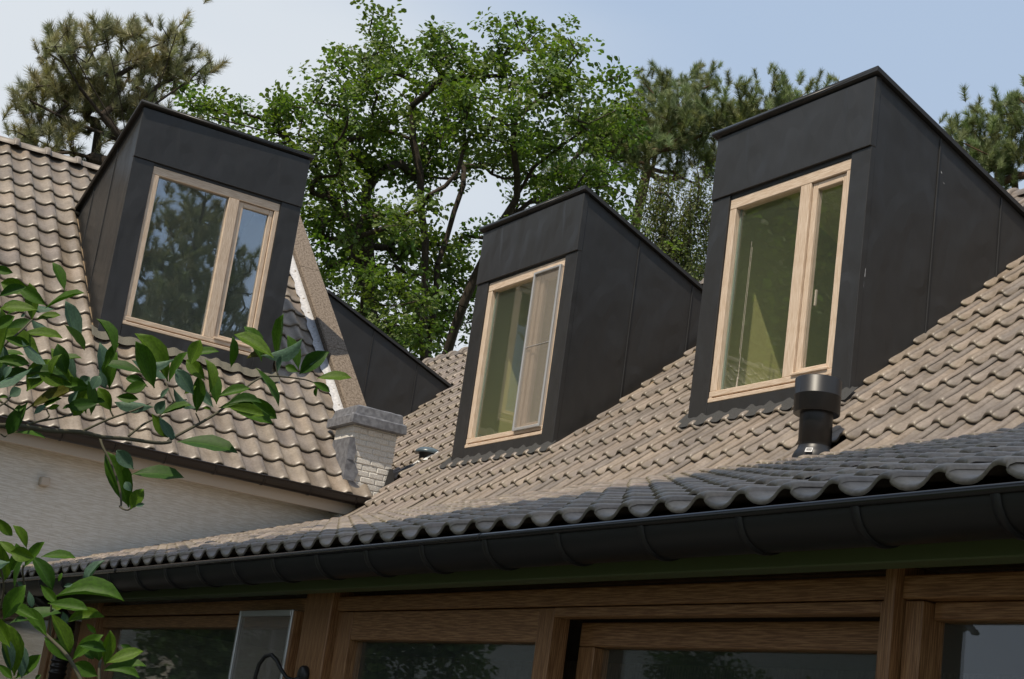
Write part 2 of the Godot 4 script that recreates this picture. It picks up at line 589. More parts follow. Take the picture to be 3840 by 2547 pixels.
	# bay 3: a door with a tall top rail, then a sliding leaf set back
	slab("stile", Vector3(-7.252, 0, zf - 0.1), Vector3(-7.195, 2.214, zf - 0.012), M.dark_wood_y, h, 0.003)
	slab("stile", Vector3(-7.185, 0, zf - 0.08), Vector3(-7.085, 2.212, zf - 0.005), M.dark_wood_y, h, 0.003)
	slab("top_rail", Vector3(-7.082, 2.086, zf - 0.08), Vector3(-5.464, 2.212, zf - 0.008), M.dark_wood_x, h, 0.003)
	slab("stile", Vector3(-5.461, 0, zf - 0.08), Vector3(-5.357, 2.212, zf - 0.005), M.dark_wood_y, h, 0.003)
	pane(h, -7.082, -5.464, 0.1, 2.084, zf - 0.05)
	slab("top_rail", Vector3(-5.354, 2.178, zf - 0.06), Vector3(-3.622, 2.213, zf - 0.004), M.dark_wood_x, h, 0.003)
	slab("top_rail", Vector3(-5.354, 2.09, zf - 0.2), Vector3(-3.63, 2.178, zf - 0.13), M.dark_wood_x, h, 0.003)
	slab("stile", Vector3(-5.354, 0, zf - 0.2), Vector3(-5.25, 2.088, zf - 0.13), M.dark_wood_y, h, 0.003)
	pane(h, -5.25, -3.63, 0.1, 2.088, zf - 0.17)
	slab("stile", Vector3(-3.618, 0, zf - 0.2), Vector3(-3.581, 2.213, zf + 0.0), M.dark_wood_y, h, 0.003)
	# bay 4
	slab("stile", Vector3(-3.53, 0, zf - 0.1), Vector3(-3.461, 2.213, zf - 0.01), M.dark_wood_y, h, 0.003)
	window_bay(h, -3.458, 1.0, 2.205, zf - 0.05, 0.04)
	# bay 1
	for p in [[-11.92, -11.78], [-11.70, -11.60]]:
		slab("stile", Vector3(p[0], 0, zf - 0.12), Vector3(p[1], 2.2, zf + 0.04), M.dark_wood_y, h, 0.004)
	pane(h, -14.9, -11.93, 0.1, 2.2, zf - 0.06)
	pane(h, -11.59, -11.18, 0.1, 2.2, zf - 0.06)

func window_bay(h, xa, xb, top, z, rail):
	slab("top_rail", Vector3(xa, top - rail, z - 0.07), Vector3(xb, top + 0.01, z), M.dark_wood_x, h, 0.003)
	pane(h, xa, xb, 0.1, top - rail, z - 0.04)

func pane(h, xa, xb, ya, yb, z):
	slab("pane", Vector3(xa, ya, z - 0.006), Vector3(xb, yb, z), M.glass, h)

# half-round ridge tile with a collar, along z
func ridge_mesh(length: float) -> ArrayMesh:
	var st := tool()
	var prof := [[0.0, 0.092], [0.80, 0.098], [0.81, 0.118], [0.84, 0.126], [0.94, 0.126], [0.97, 0.118], [0.985, 0.100]]
	var seg := 9
	st.set_smooth_group(0)
	for j in prof.size() - 1:
		for k in seg:
			var a := PI * (0.02 + 0.96 * k / seg)
			var b := PI * (0.02 + 0.96 * (k + 1) / seg)
			var p := func(q, t): return Vector3(cos(t) * q[1], sin(t) * q[1] * 0.95 - 0.01, q[0] * length)
			quad(st, p.call(prof[j], b), p.call(prof[j], a), p.call(prof[j + 1], a), p.call(prof[j + 1], b))
	st.set_smooth_group(-1)
	for k in seg:
		var a := PI * k / seg
		var b := PI * (k + 1) / seg
		quad(st, Vector3(cos(a) * 0.092, sin(a) * 0.087 - 0.01, 0), Vector3(cos(b) * 0.092, sin(b) * 0.087 - 0.01, 0), Vector3(cos(b) * 0.075, sin(b) * 0.07 - 0.01, 0), Vector3(cos(a) * 0.075, sin(a) * 0.07 - 0.01, 0))
		quad(st, Vector3(cos(b) * 0.1, sin(b) * 0.095 - 0.01, 0.985 * length), Vector3(cos(a) * 0.1, sin(a) * 0.095 - 0.01, 0.985 * length), Vector3(cos(a) * 0.075, sin(a) * 0.07 - 0.01, 0.985 * length), Vector3(cos(b) * 0.075, sin(b) * 0.07 - 0.01, 0.985 * length))
	st.generate_normals()
	return st.commit()

# ------------------------------------------------------------------ the wing
const WING_X := -15.877
func wing_y(x: float) -> float: return 5.10 + SLOPE_WING * (WING_X - x)
const WING_RIDGE := -18.42

func wing():
	var w := thing("house_wing", "white painted brick wing with pantile roof and concrete gable coping", "house", Vector3.ZERO)
	var z0 := 8.0
	var z1 := -6.80
	var sunk := 0.045
	var st := tool()
	var deck := func(xa, xb, za, zb):
		quad(st, Vector3(xa, wing_y(xa) - sunk, za), Vector3(xa, wing_y(xa) - sunk, zb), Vector3(xb, wing_y(xb) - sunk, zb), Vector3(xb, wing_y(xb) - sunk, za))
	deck.call(-14.72, -15.9, z0, z1)
	deck.call(-15.9, WING_RIDGE, z0, -4.27)
	deck.call(-15.9, WING_RIDGE, -6.05, z1)
	deck.call(-17.6, WING_RIDGE, -4.27, -6.05)
	# the slope behind the ridge
	var yr := wing_y(WING_RIDGE) - sunk
	quad(st, Vector3(WING_RIDGE, yr, z0), Vector3(WING_RIDGE, yr, z1), Vector3(-22.2, 3.6, z1), Vector3(-22.2, 3.6, z0))
	var roof := done("roof", st, M.deck, w)
	var n := Vector3(SLOPE_WING, 1, 0).normalized()
	var s := Vector3(1, -SLOPE_WING, 0).normalized()
	var b := Basis(Vector3(0, 0, -1), n, s)
	var pitch := 0.2205
	var gauge := 0.289
	var places := []
	for c in int((z0 - z1) / pitch) + 1:
		var z := -6.84 + (c + 0.5) * pitch
		for r in 19:
			var x := -14.665 - r * gauge * s.x
			if x < WING_RIDGE + 0.03: continue
			if z < -4.20 and z > -6.12 and x < -15.80 and x > -17.55: continue
			if z < -6.60 and x < -14.90 and x > -15.1: continue
			places.append(tile_place(Vector3(x, wing_y(x) - 0.014, z), b))
	lay_tiles(places, roof, pitch, gauge, 300, Color(0.318, 0.266, 0.218))
	var rm := ridge_mesh(0.375)
	for i in 42:
		put("ridge_tile", rm, M.ridge, w, Transform3D(Basis(Vector3.UP, PI) * Basis.from_euler(Vector3(0, rng.randfn(0, 0.008), rng.randfn(0, 0.015))), Vector3(WING_RIDGE, wing_y(WING_RIDGE) - 0.02, z0 - i * 0.352)))
	# wall below the eave, with painted bricks
	var xw := -15.0
	slab("wall", Vector3(xw - 0.3, 0, -6.95), Vector3(xw - 0.0012, 3.90, z0), M.white, w)
	var variants := []
	for k in 4:
		var q := tool()
		box(q, Vector3(-0.012, -0.0315, -0.1045), Vector3(0.0, 0.0318, 0.105), 0.0016)
		q.generate_normals()
		variants.append(q.commit())
	var count := 0
	for r in 24:
		var y := 3.86 - r * 0.069
		for c in 40:
			var z := -6.85 + (c + (0.5 if r % 2 else 0.0)) * 0.2145
			if y < low_y(z) - 0.05 or z > -2.6 or count >= 300: continue
			count += 1
			put("brick", variants[(r + c) % 4], M.white, w, Transform3D(Basis.from_euler(Vector3(0, rng.randfn(0, 0.004), rng.randfn(0, 0.005))), Vector3(xw + 0.001 + rng.randf_range(-0.0006, 0.0006), y, z)))
	# a small sawn-off joist end sticks out of the wall
	slab("joist_end", Vector3(xw, 3.475, -3.845), Vector3(xw + 0.09, 3.555, -3.765), M.cream, w, 0.008)
	# eaves board
	slab("eaves_board", Vector3(-14.83, 3.765, -6.74), Vector3(-14.775, 3.93, z0), M.cream, w, 0.004)
	slab("eaves_soffit", Vector3(xw, 3.80, -6.74), Vector3(-14.83, 3.83, z0), M.cream, w)
	# gable wall with coping
	var g := tool()
	prism(g, [Vector3(-22.0, 0, -7.02), Vector3(-15.0, 0, -7.02), Vector3(-15.0, wing_y(-15.0) - 0.02, -7.02), Vector3(WING_RIDGE, wing_y(WING_RIDGE) + 0.08, -7.02), Vector3(-22.0, 3.9, -7.02)], Vector3(0, 0, 0.16))
	done("gable_wall", g, M.white, w)
	var xs := [-15.12, -16.32, -17.49, WING_RIDGE - 0.02]
	for i in xs.size() - 1:
		var c := tool()
		var xa: float = xs[i] - 0.004
		var xb: float = xs[i + 1] + 0.004
		# a bevelled slab lying along the slope
		var lift := 0.20
		var thick := 0.15
		var pa := Vector3(xa, wing_y(xa) + lift, 0)
		var pb := Vector3(xb, wing_y(xb) + lift, 0)
		var prof := [[-7.06, 0.012], [-7.05, 0.0], [-6.825, 0.0], [-6.81, 0.014], [-6.81, thick], [-7.06, thick]]
		for k in prof.size():
			var p = prof[k]
			var q = prof[(k + 1) % prof.size()]
			quad(c, Vector3(pa.x, pa.y - p[1], p[0]), Vector3(pb.x, pb.y - p[1], p[0]), Vector3(pb.x, pb.y - q[1], q[0]), Vector3(pa.x, pa.y - q[1], q[0]))
		for e in [pa, pb]:
			var l := []
			for p in prof: l.append(Vector3(e.x, e.y - p[1], p[0]))
			if e == pb: l.reverse()
			for k in range(1, l.size() - 1): tri(c, l[0], l[k], l[k + 1])
		done("coping_slab", c, M.concrete, w)
	# lead soaker between tiles and coping, dressed wavy
	var f := tool()
	f.set_smooth_group(0)
	var steps := 60
	var prev := []
	for i in steps + 1:
		var x: float = lerpf(-15.05, WING_RIDGE, float(i) / steps)
		var wob := 0.012 * sin(i * 1.3) + 0.008 * sin(i * 2.9 + 1.0)
		var y := wing_y(x)
		var row := [Vector3(x, y + 0.040, -6.735 + wob), Vector3(x, y + 0.052 + wob * 0.3, -6.765), Vector3(x, y + 0.075, -6.80), Vector3(x, y + 0.11, -6.806)]
		if i > 0:
			for k in 3: quad(f, prev[k + 1], prev[k], row[k], row[k + 1])
		prev = row
	done("lead_flashing", f, M.lead_pale, w)
	# lead along the foot of the wall on the lower roof
	var l2 := tool()
	var pz := []
	for i in 31:
		var z: float = lerpf(-6.75, -3.05, i / 30.0)
		var row := [Vector3(xw + 0.012, low_y(z) + 0.045 + 0.008 * sin(i * 2.1), z), Vector3(xw + 0.085, low_y(z) + 0.036 + 0.006 * sin(i * 1.7), z)]
		if i > 0: quad(l2, pz[0], pz[1], row[1], row[0])
		pz = row
	done("lead_soaker", l2, M.felt, w)

# ------------------------------------------------------------------ dormers
func dormers():
	var g := "black metal clad dormers"
	dormer("black metal clad dormer behind the black vent pipe, bead chain hanging inside its window", Vector3((DORMER_X[0][0] + DORMER_X[0][1]) * 0.5, 4.285, -7.25), 0.0, SLOPE_UP, 2.345, 1.815, false, true, M.room, M.felt, g)
	dormer("black metal clad dormer with an insect screen over its narrow sash", Vector3((DORMER_X[1][0] + DORMER_X[1][1]) * 0.5, 4.285, -7.25), 0.0, SLOPE_UP, 2.345, 1.80, true, false, M.room, M.felt, g)
	dormer("black metal dormer half hidden behind the concrete gable coping", Vector3((DORMER_X[2][0] + DORMER_X[2][1]) * 0.5, 4.285, -7.25), 0.0, SLOPE_UP, 2.345, 1.80, false, false, M.room, M.felt, g)
	dormer("black metal clad dormer on the white wing, trees mirrored in its window", Vector3(WING_X, 5.10, -5.16), PI / 2, SLOPE_WING, 2.41, 1.875, false, false, M.plaster, M.felt_grey, g)

func profile_at(t: float) -> float:
	var u := t - floorf(t)
	for i in PROFILE.size() - 1:
		if u <= PROFILE[i + 1][0]:
			return lerpf(PROFILE[i][1], PROFILE[i + 1][1], (u - PROFILE[i][0]) / (PROFILE[i + 1][0] - PROFILE[i][0]))
	return 0.03

func dormer(label, where, turn, m, H, fb, screened, chain, room, felt, grp):
	var W := 1.79 if turn == 0.0 else 1.83
	var d := thing("dormer", label, "dormer", where, grp)
	d.rotation.y = turn
	var ts := 0.41 if turn == 0.0 else 0.43
	var depth: float = H / (m + ts)
	var hw := W / 2
	var wy0 := 0.165 if turn == 0.0 else 0.195
	var wy1 := 1.78 if turn == 0.0 else 1.845
	var wx0 := -hw + 0.222
	var wx1 := wx0 + (1.37 if turn == 0.0 else 1.385)
	# cheeks: sheets side by side with a welted seam between them
	for sd in [-1, 1]:
		var e := 0.0
		while e < depth - 0.05:
			var e2: float = minf(e + 0.628, depth + 0.02)
			var st := tool()
			var x: float = sd * hw
			var yb0: float = m * e - 0.12
			var yb1: float = m * e2 - 0.12
			var yt0: float = H - 0.01 - ts * e
			var yt1: float = maxf(H - 0.01 - ts * e2, yb1 + 0.01)
			var g := 0.0025
			var pts := [Vector3(x, yb0, -e - g), Vector3(x, yb1, -e2 + g), Vector3(x, yt1, -e2 + g), Vector3(x, yt0, -e - g)]
			if sd > 0:
				for k in 4: pts[k].x -= 0.03
				prism(st, pts, Vector3(0.03, 0, 0))
			else:
				for k in 4: pts[k].x += 0.03
				pts.reverse()
				prism(st, pts, Vector3(-0.03, 0, 0))
			done("cheek_panel", st, M.zinc, d)
			if e > 0.0:
				var s2 := tool()
				var xs: float = x + (0.004 * sd)
				box(s2, Vector3(minf(xs - 0.008 * sd, xs + 0.005 * sd), m * e - 0.05, -e - 0.006), Vector3(maxf(xs - 0.008 * sd, xs + 0.005 * sd), H - 0.02 - ts * e, -e + 0.006), 0.003)
				done("seam", s2, M.zinc, d)
			e = e2
	# front sheets
	slab("fascia_panel", Vector3(-hw - 0.004, fb, -0.04), Vector3(hw + 0.004, H - 0.012, 0.016), M.zinc, d, 0.004)
	slab("front_panel", Vector3(-hw - 0.002, -0.10, -0.045), Vector3(wx0 - 0.002, fb - 0.003, 0.002), M.zinc, d, 0.003)
	slab("front_panel", Vector3(wx1 + 0.002, -0.10, -0.045), Vector3(hw + 0.002, fb - 0.003, 0.002), M.zinc, d, 0.003)
	slab("apron_panel", Vector3(wx0, -0.10, -0.045), Vector3(wx1, wy0 - 0.004, 0.0), M.zinc, d, 0.003)
	slab("head_lining", Vector3(wx0, wy1 + 0.004, -0.04), Vector3(wx1, fb, -0.012), M.zinc, d)
	# roof sheet falling to the back, with a rolled edge
	var ov := 0.035
	var r := tool()
	var back: float = depth + 0.10
	var p := func(x, z, up): return Vector3(x, H - ts * (-z) + up, z)
	var a := [p.call(-hw - ov, ov, 0.0), p.call(hw + ov, ov, 0.0), p.call(hw + ov, -back, 0.0), p.call(-hw - ov, -back, 0.0)]
	prism(r, a, Vector3(0, 0.035, 0))
	done("roof_sheet", r, M.zinc, d)
	var t := tool()
	t.set_smooth_group(0)
	var mid := 0.014
	tube(t, [p.call(-hw - ov, -back, mid), p.call(-hw - ov, ov, mid), p.call(hw + ov, ov, mid), p.call(hw + ov, -back, mid)], [0.024, 0.024, 0.024, 0.024], 8)
	done("roof_edge", t, M.zinc, d)
	# flashing dressed over the tiles at the foot of the front
	var fl := tool()
	fl.set_smooth_group(0)
	var prev := []
	var nseg := 120
	for i in nseg + 1:
		var x: float = lerpf(-hw - 0.07, hw + 0.07, float(i) / nseg)
		var wave := profile_at((where.x + x - 1.5) / 0.1985 if turn == 0.0 else (x - where.z - 6.84) / 0.2205)
		var row := []
		for q in [[-0.02, 0.072], [0.03, 0.066], [0.085, 0.056]]:
			row.append(Vector3(x, -m * q[0] + q[1] + wave * 0.6, q[0] + 0.004 * sin(i * 0.9)))
		if i > 0:
			for k in 2: quad(fl, prev[k], prev[k + 1], row[k + 1], row[k])
		prev = row
	done("flashing", fl, felt, d)
	# inside
	var inr := tool()
	var zb := -1.9
	var iw := hw - 0.195
	var cy := func(z): return H - 0.14 - ts * (-z)
	quad(inr, Vector3(-iw, 0.05, zb), Vector3(-iw, 0.05, -0.05), Vector3(-iw, cy.call(-0.05), -0.05), Vector3(-iw, cy.call(zb), zb))
	quad(inr, Vector3(iw, 0.05, -0.05), Vector3(iw, 0.05, zb), Vector3(iw, cy.call(zb), zb), Vector3(iw, cy.call(-0.05), -0.05))
	quad(inr, Vector3(-iw, 0.05, zb), Vector3(iw, 0.05, zb), Vector3(iw, 0.05, -0.05), Vector3(-iw, 0.05, -0.05))
	quad(inr, Vector3(-iw, cy.call(-0.05), -0.05), Vector3(iw, cy.call(-0.05), -0.05), Vector3(iw, cy.call(zb), zb), Vector3(-iw, cy.call(zb), zb))
	quad(inr, Vector3(-iw, 0.05, zb), Vector3(-iw, cy.call(zb), zb), Vector3(iw, cy.call(zb), zb), Vector3(iw, 0.05, zb))
	quad(inr, Vector3(-iw, 0.0, -0.052), Vector3(-hw + 0.03, 0.0, -0.052), Vector3(-hw + 0.03, H - 0.1, -0.052), Vector3(-iw, H - 0.1, -0.052))
	done("interior", inr, room, d)
	# window
	var w := group_of("window", d)
	var zf := -0.012
	var zbk := -0.085
	slab("head", Vector3(wx0, wy1 - 0.085, zbk), Vector3(wx1, wy1, zf), M.wood_x, w, 0.004)
	slab("sill", Vector3(wx0, wy0 + 0.045, zbk), Vector3(wx1, wy0 + 0.088, zf + 0.004), M.wood_x, w, 0.004)
	slab("drip_sill", Vector3(wx0, wy0, zbk), Vector3(wx1, wy0 + 0.032, zf + 0.012), M.wood_x, w, 0.004)
	slab("sill_groove", Vector3(wx0 + 0.035, wy0 + 0.032, zbk), Vector3(wx1 - 0.035, wy0 + 0.045, zf - 0.012), M.dark_wood_x, w)
	slab("sill_block", Vector3(wx0, wy0 + 0.0325, zbk), Vector3(wx0 + 0.035, wy0 + 0.0445, zf + 0.003), M.wood_x, w)
	slab("sill_block", Vector3(wx1 - 0.035, wy0 + 0.0325, zbk), Vector3(wx1, wy0 + 0.0445, zf + 0.003), M.wood_x, w)
	var y0 := wy0 + 0.089
	var y1 := wy1 - 0.086
	slab("stile", Vector3(wx0, y0, zbk), Vector3(wx0 + 0.075, y1, zf), M.wood_y, w, 0.004)
	slab("stile", Vector3(wx1 - 0.05, y0, zbk), Vector3(wx1, y1, zf), M.wood_y, w, 0.004)
	var mx0 := wx0 + 0.83
	var mx1 := mx0 + 0.113
	slab("mullion", Vector3(mx0, y0, zbk), Vector3(mx1, y1, zf), M.wood_y, w, 0.004)
	var sa := mx1 + 0.006
	var sb := wx1 - 0.056
	var s := group_of("sash", d)
	# fixed pane
	slab("pane", Vector3(wx0 + 0.075, y0, -0.055), Vector3(mx0, y1, -0.050), M.glass, w)
	if turn != 0.0:
		slab("coating", Vector3(wx0 + 0.075, y0, -0.0585), Vector3(mx0, y1, -0.058), M.coating, w)
		slab("coating", Vector3(sa + 0.052, y0 + 0.05, -0.0585), Vector3(sb - 0.045, y1 - 0.056, -0.058), M.coating, s)
	slab("spacer", Vector3(wx0 + 0.076, y0, -0.071), Vector3(wx0 + 0.09, y1, -0.056), M.glass_edge, w)
	slab("sash_stile", Vector3(sa, y0 + 0.004, -0.08), Vector3(sa + 0.052, y1 - 0.004, -0.03), M.wood_y, s, 0.004)
	slab("sash_stile", Vector3(sb - 0.045, y0 + 0.004, -0.08), Vector3(sb, y1 - 0.004, -0.03), M.wood_y, s, 0.004)
	slab("sash_rail", Vector3(sa + 0.052, y1 - 0.056, -0.08), Vector3(sb - 0.045, y1 - 0.004, -0.03), M.wood_x, s, 0.004)
	slab("sash_rail", Vector3(sa + 0.052, y0 + 0.004, -0.08), Vector3(sb - 0.045, y0 + 0.05, -0.03), M.wood_x, s, 0.004)
	slab("drip_rail", Vector3(sa - 0.01, y0 - 0.004, -0.03), Vector3(sb + 0.005, y0 + 0.016, 0.006), M.wood_x, s, 0.004)
	slab("pane", Vector3(sa + 0.052, y0 + 0.05, -0.056), Vector3(sb - 0.045, y1 - 0.056, -0.052), M.glass, s)
	if screened:
		var q := group_of("insect_screen", d)
		var xa := mx1 - 0.062
		var xb := wx1 - 0.03
		var ya := y0 - 0.02
		var yb := y1 + 0.02
		slab("screen_bar", Vector3(xa, ya, -0.012), Vector3(xa + 0.022, yb, 0.022), M.aluminium, q, 0.003)
		slab("screen_bar", Vector3(xb - 0.026, ya, -0.012), Vector3(xb, yb, 0.022), M.aluminium, q, 0.003)
		slab("screen_bar", Vector3(xa + 0.022, ya, -0.012), Vector3(xb - 0.026, ya + 0.026, 0.022), M.aluminium, q, 0.003)
		slab("screen_bar", Vector3(xa + 0.022, yb - 0.02, -0.012), Vector3(xb - 0.026, yb, 0.022), M.aluminium, q, 0.003)
		slab("screen_bar", Vector3(xa + 0.022, lerpf(ya, yb, 0.52), -0.002), Vector3(xb - 0.026, lerpf(ya, yb, 0.52) + 0.006, 0.010), M.aluminium, q, 0.002)
		slab("screen_mesh", Vector3(xa + 0.022, ya + 0.026, 0.004), Vector3(xb - 0.026, yb - 0.02, 0.006), M.screen, q)
	if chain:
		# old scuffs on the cheek beside the corner and at the first seam
		var sc := tool()
		for q in [[-0.045, 0.935, -0.042, 0.875, 0.007], [-0.042, 0.87, -0.041, 0.80, 0.003], [-0.655, 1.83, -0.66, 1.815, 0.008], [-0.68, 1.755, -0.695, 1.745, 0.006]]:
			prism(sc, [Vector3(hw + 0.0002, q[3], q[2]), Vector3(hw + 0.0002, q[3], q[2] - q[4]), Vector3(hw + 0.0002, q[1], q[0] - q[4] * 0.3), Vector3(hw + 0.0002, q[1], q[0])], Vector3(0.0012, 0, 0))
		done("scuff_mark", sc, M.lead_pale, d)
		var c := tool()
		tube(c, [Vector3(wx0 + 0.17, y0 + 0.05, -0.13), Vector3(wx0 + 0.172, y0 + 0.6, -0.13), Vector3(wx0 + 0.175, y1 - 0.3, -0.13)], [0.0025, 0.002, 0.002], 5)
		tube(c, [Vector3(wx0 + 0.165, y0 + 0.03, -0.13), Vector3(wx0 + 0.166, y0 + 0.12, -0.13)], [0.009, 0.005], 6)
		tube(c, [Vector3(wx0 + 0.155, y0 + 0.3, -0.13), Vector3(wx0 + 0.16, y1 - 0.25, -0.13)], [0.0018, 0.0018], 5)
		done("bead_chain", c, M.cream, d)
		slab("sash_handle", Vector3(sa + 0.06, y0 + 0.52, -0.105), Vector3(sa + 0.075, y0 + 0.64, -0.085), M.cream, s, 0.004)

# ------------------------------------------------------------------ gutters
func trough(st, start: Vector3, along: Vector3, out: Vector3, r: float, seg := 14):
	st.set_smooth_group(0)
	var pin := []
	for k in seg + 1:
		var a := PI * k / seg
		pin.append(out * (cos(a) * r) + Vector3.DOWN * (sin(a) * r))
	for k in seg:
		quad(st, start + pin[k + 1], start + pin[k], start + along + pin[k], start + along + pin[k + 1])
		quad(st, start + pin[k] * 0.965, start + pin[k + 1] * 0.965, start + along + pin[k + 1] * 0.965, start + along + pin[k] * 0.965)

func strap_mesh(out: Vector3, along: Vector3, r: float, width: float) -> ArrayMesh:
	var st := tool()
	st.set_smooth_group(0)
	var seg := 14
	for k in seg:
		var a := PI * k / seg
		var b := PI * (k + 1) / seg
		var p := func(t, q): return out * (cos(t) * q) + Vector3.DOWN * (sin(t) * q)
		quad(st, p.call(b, r) - along * width / 2, p.call(a, r) - along * width / 2, p.call(a, r) + along * width / 2, p.call(b, r) + along * width / 2)
		for e in [-1, 1]:
			var o: Vector3 = along * width / 2 * e
			if e > 0: quad(st, p.call(a, r) + o, p.call(a, r - 0.012) + o, p.call(b, r - 0.012) + o, p.call(b, r) + o)
			else: quad(st, p.call(a, r - 0.012) + o, p.call(a, r) + o, p.call(b, r) + o, p.call(b, r - 0.012) + o)
	st.generate_normals()
	return st.commit()

func gutters():
	# main gutter along x
	var g := thing("rain_gutter", "black half-round gutter with strap brackets below the wavy tile eave", "gutter")
	var c := Vector3(-15.0, 2.385, -2.957)
	var st := tool()
	trough(st, c, Vector3(16.4, 0, 0), Vector3(0, 0, 1), 0.094)
	done("trough", st, M.gutter, g)
	var b := tool()
	b.set_smooth_group(0)
	tube(b, [c + Vector3(0, 0, 0.096), c + Vector3(16.4, 0, 0.096)], [0.0125, 0.0125], 12)
	done("rolled_rim", b, M.rim, g)
	var sm := strap_mesh(Vector3(0, 0, 1), Vector3(1, 0, 0), 0.101, 0.026)
	for i in 33:
		put("bracket", sm, M.gutter, g, Transform3D(Basis.IDENTITY, Vector3(-14.66 + i * 0.475, 2.385, -2.957)))
	for x in [-9.3, -5.19, -1.6]:
		var j := tool()
		j.set_smooth_group(0)
		tube(j, [Vector3(x, 2.385, -2.861), Vector3(x + 0.012, 2.385, -2.861)], [0.0145, 0.0145], 12)
		done("joint_collar", j, M.gutter, g)
	# wing gutter along z
	var w := thing("rain_gutter", "dark brown gutter along the eave of the white wing", "gutter")
	var cw := Vector3(-14.665, 3.935, 3.0)
	st = tool()
	trough(st, cw, Vector3(0, 0, -9.81), Vector3(1, 0, 0), 0.078)
	# stop end
	for k in 12:
		var a := PI * k / 12
		var a2 := PI * (k + 1) / 12
		var e := cw + Vector3(0, 0, -9.81)
		tri(st, e, e + Vector3(cos(a2), -sin(a2), 0) * 0.078, e + Vector3(cos(a), -sin(a), 0) * 0.078)
	done("trough", st, M.gutter_brown, w)
	b = tool()
	b.set_smooth_group(0)
	tube(b, [cw + Vector3(0.079, 0, 0), cw + Vector3(0.079, 0, -9.81)], [0.0105, 0.0105], 10)
	done("rolled_rim", b, M.gutter_brown, w)
	sm = strap_mesh(Vector3(1, 0, 0), Vector3(0, 0, -1), 0.083, 0.02)
	for i in 20:
		put("bracket", sm, M.gutter_brown, w, Transform3D(Basis.IDENTITY, Vector3(-14.665, 3.935, -6.66 + i * 0.478)))
	# zinc tray in the corner below the wing gutter
	var tr := tool()
	quad(tr, Vector3(-15.0, 3.86, -6.98), Vector3(-14.62, 3.80, -6.98), Vector3(-14.60, 3.70, -6.70), Vector3(-15.0, 3.72, -6.70))
	quad(tr, Vector3(-14.70, 3.82, -6.84), Vector3(-14.52, 3.98, -7.22), Vector3(-14.66, 4.02, -7.24), Vector3(-14.86, 3.84, -6.86))
	done("corner_tray", tr, M.lead_pale, w)

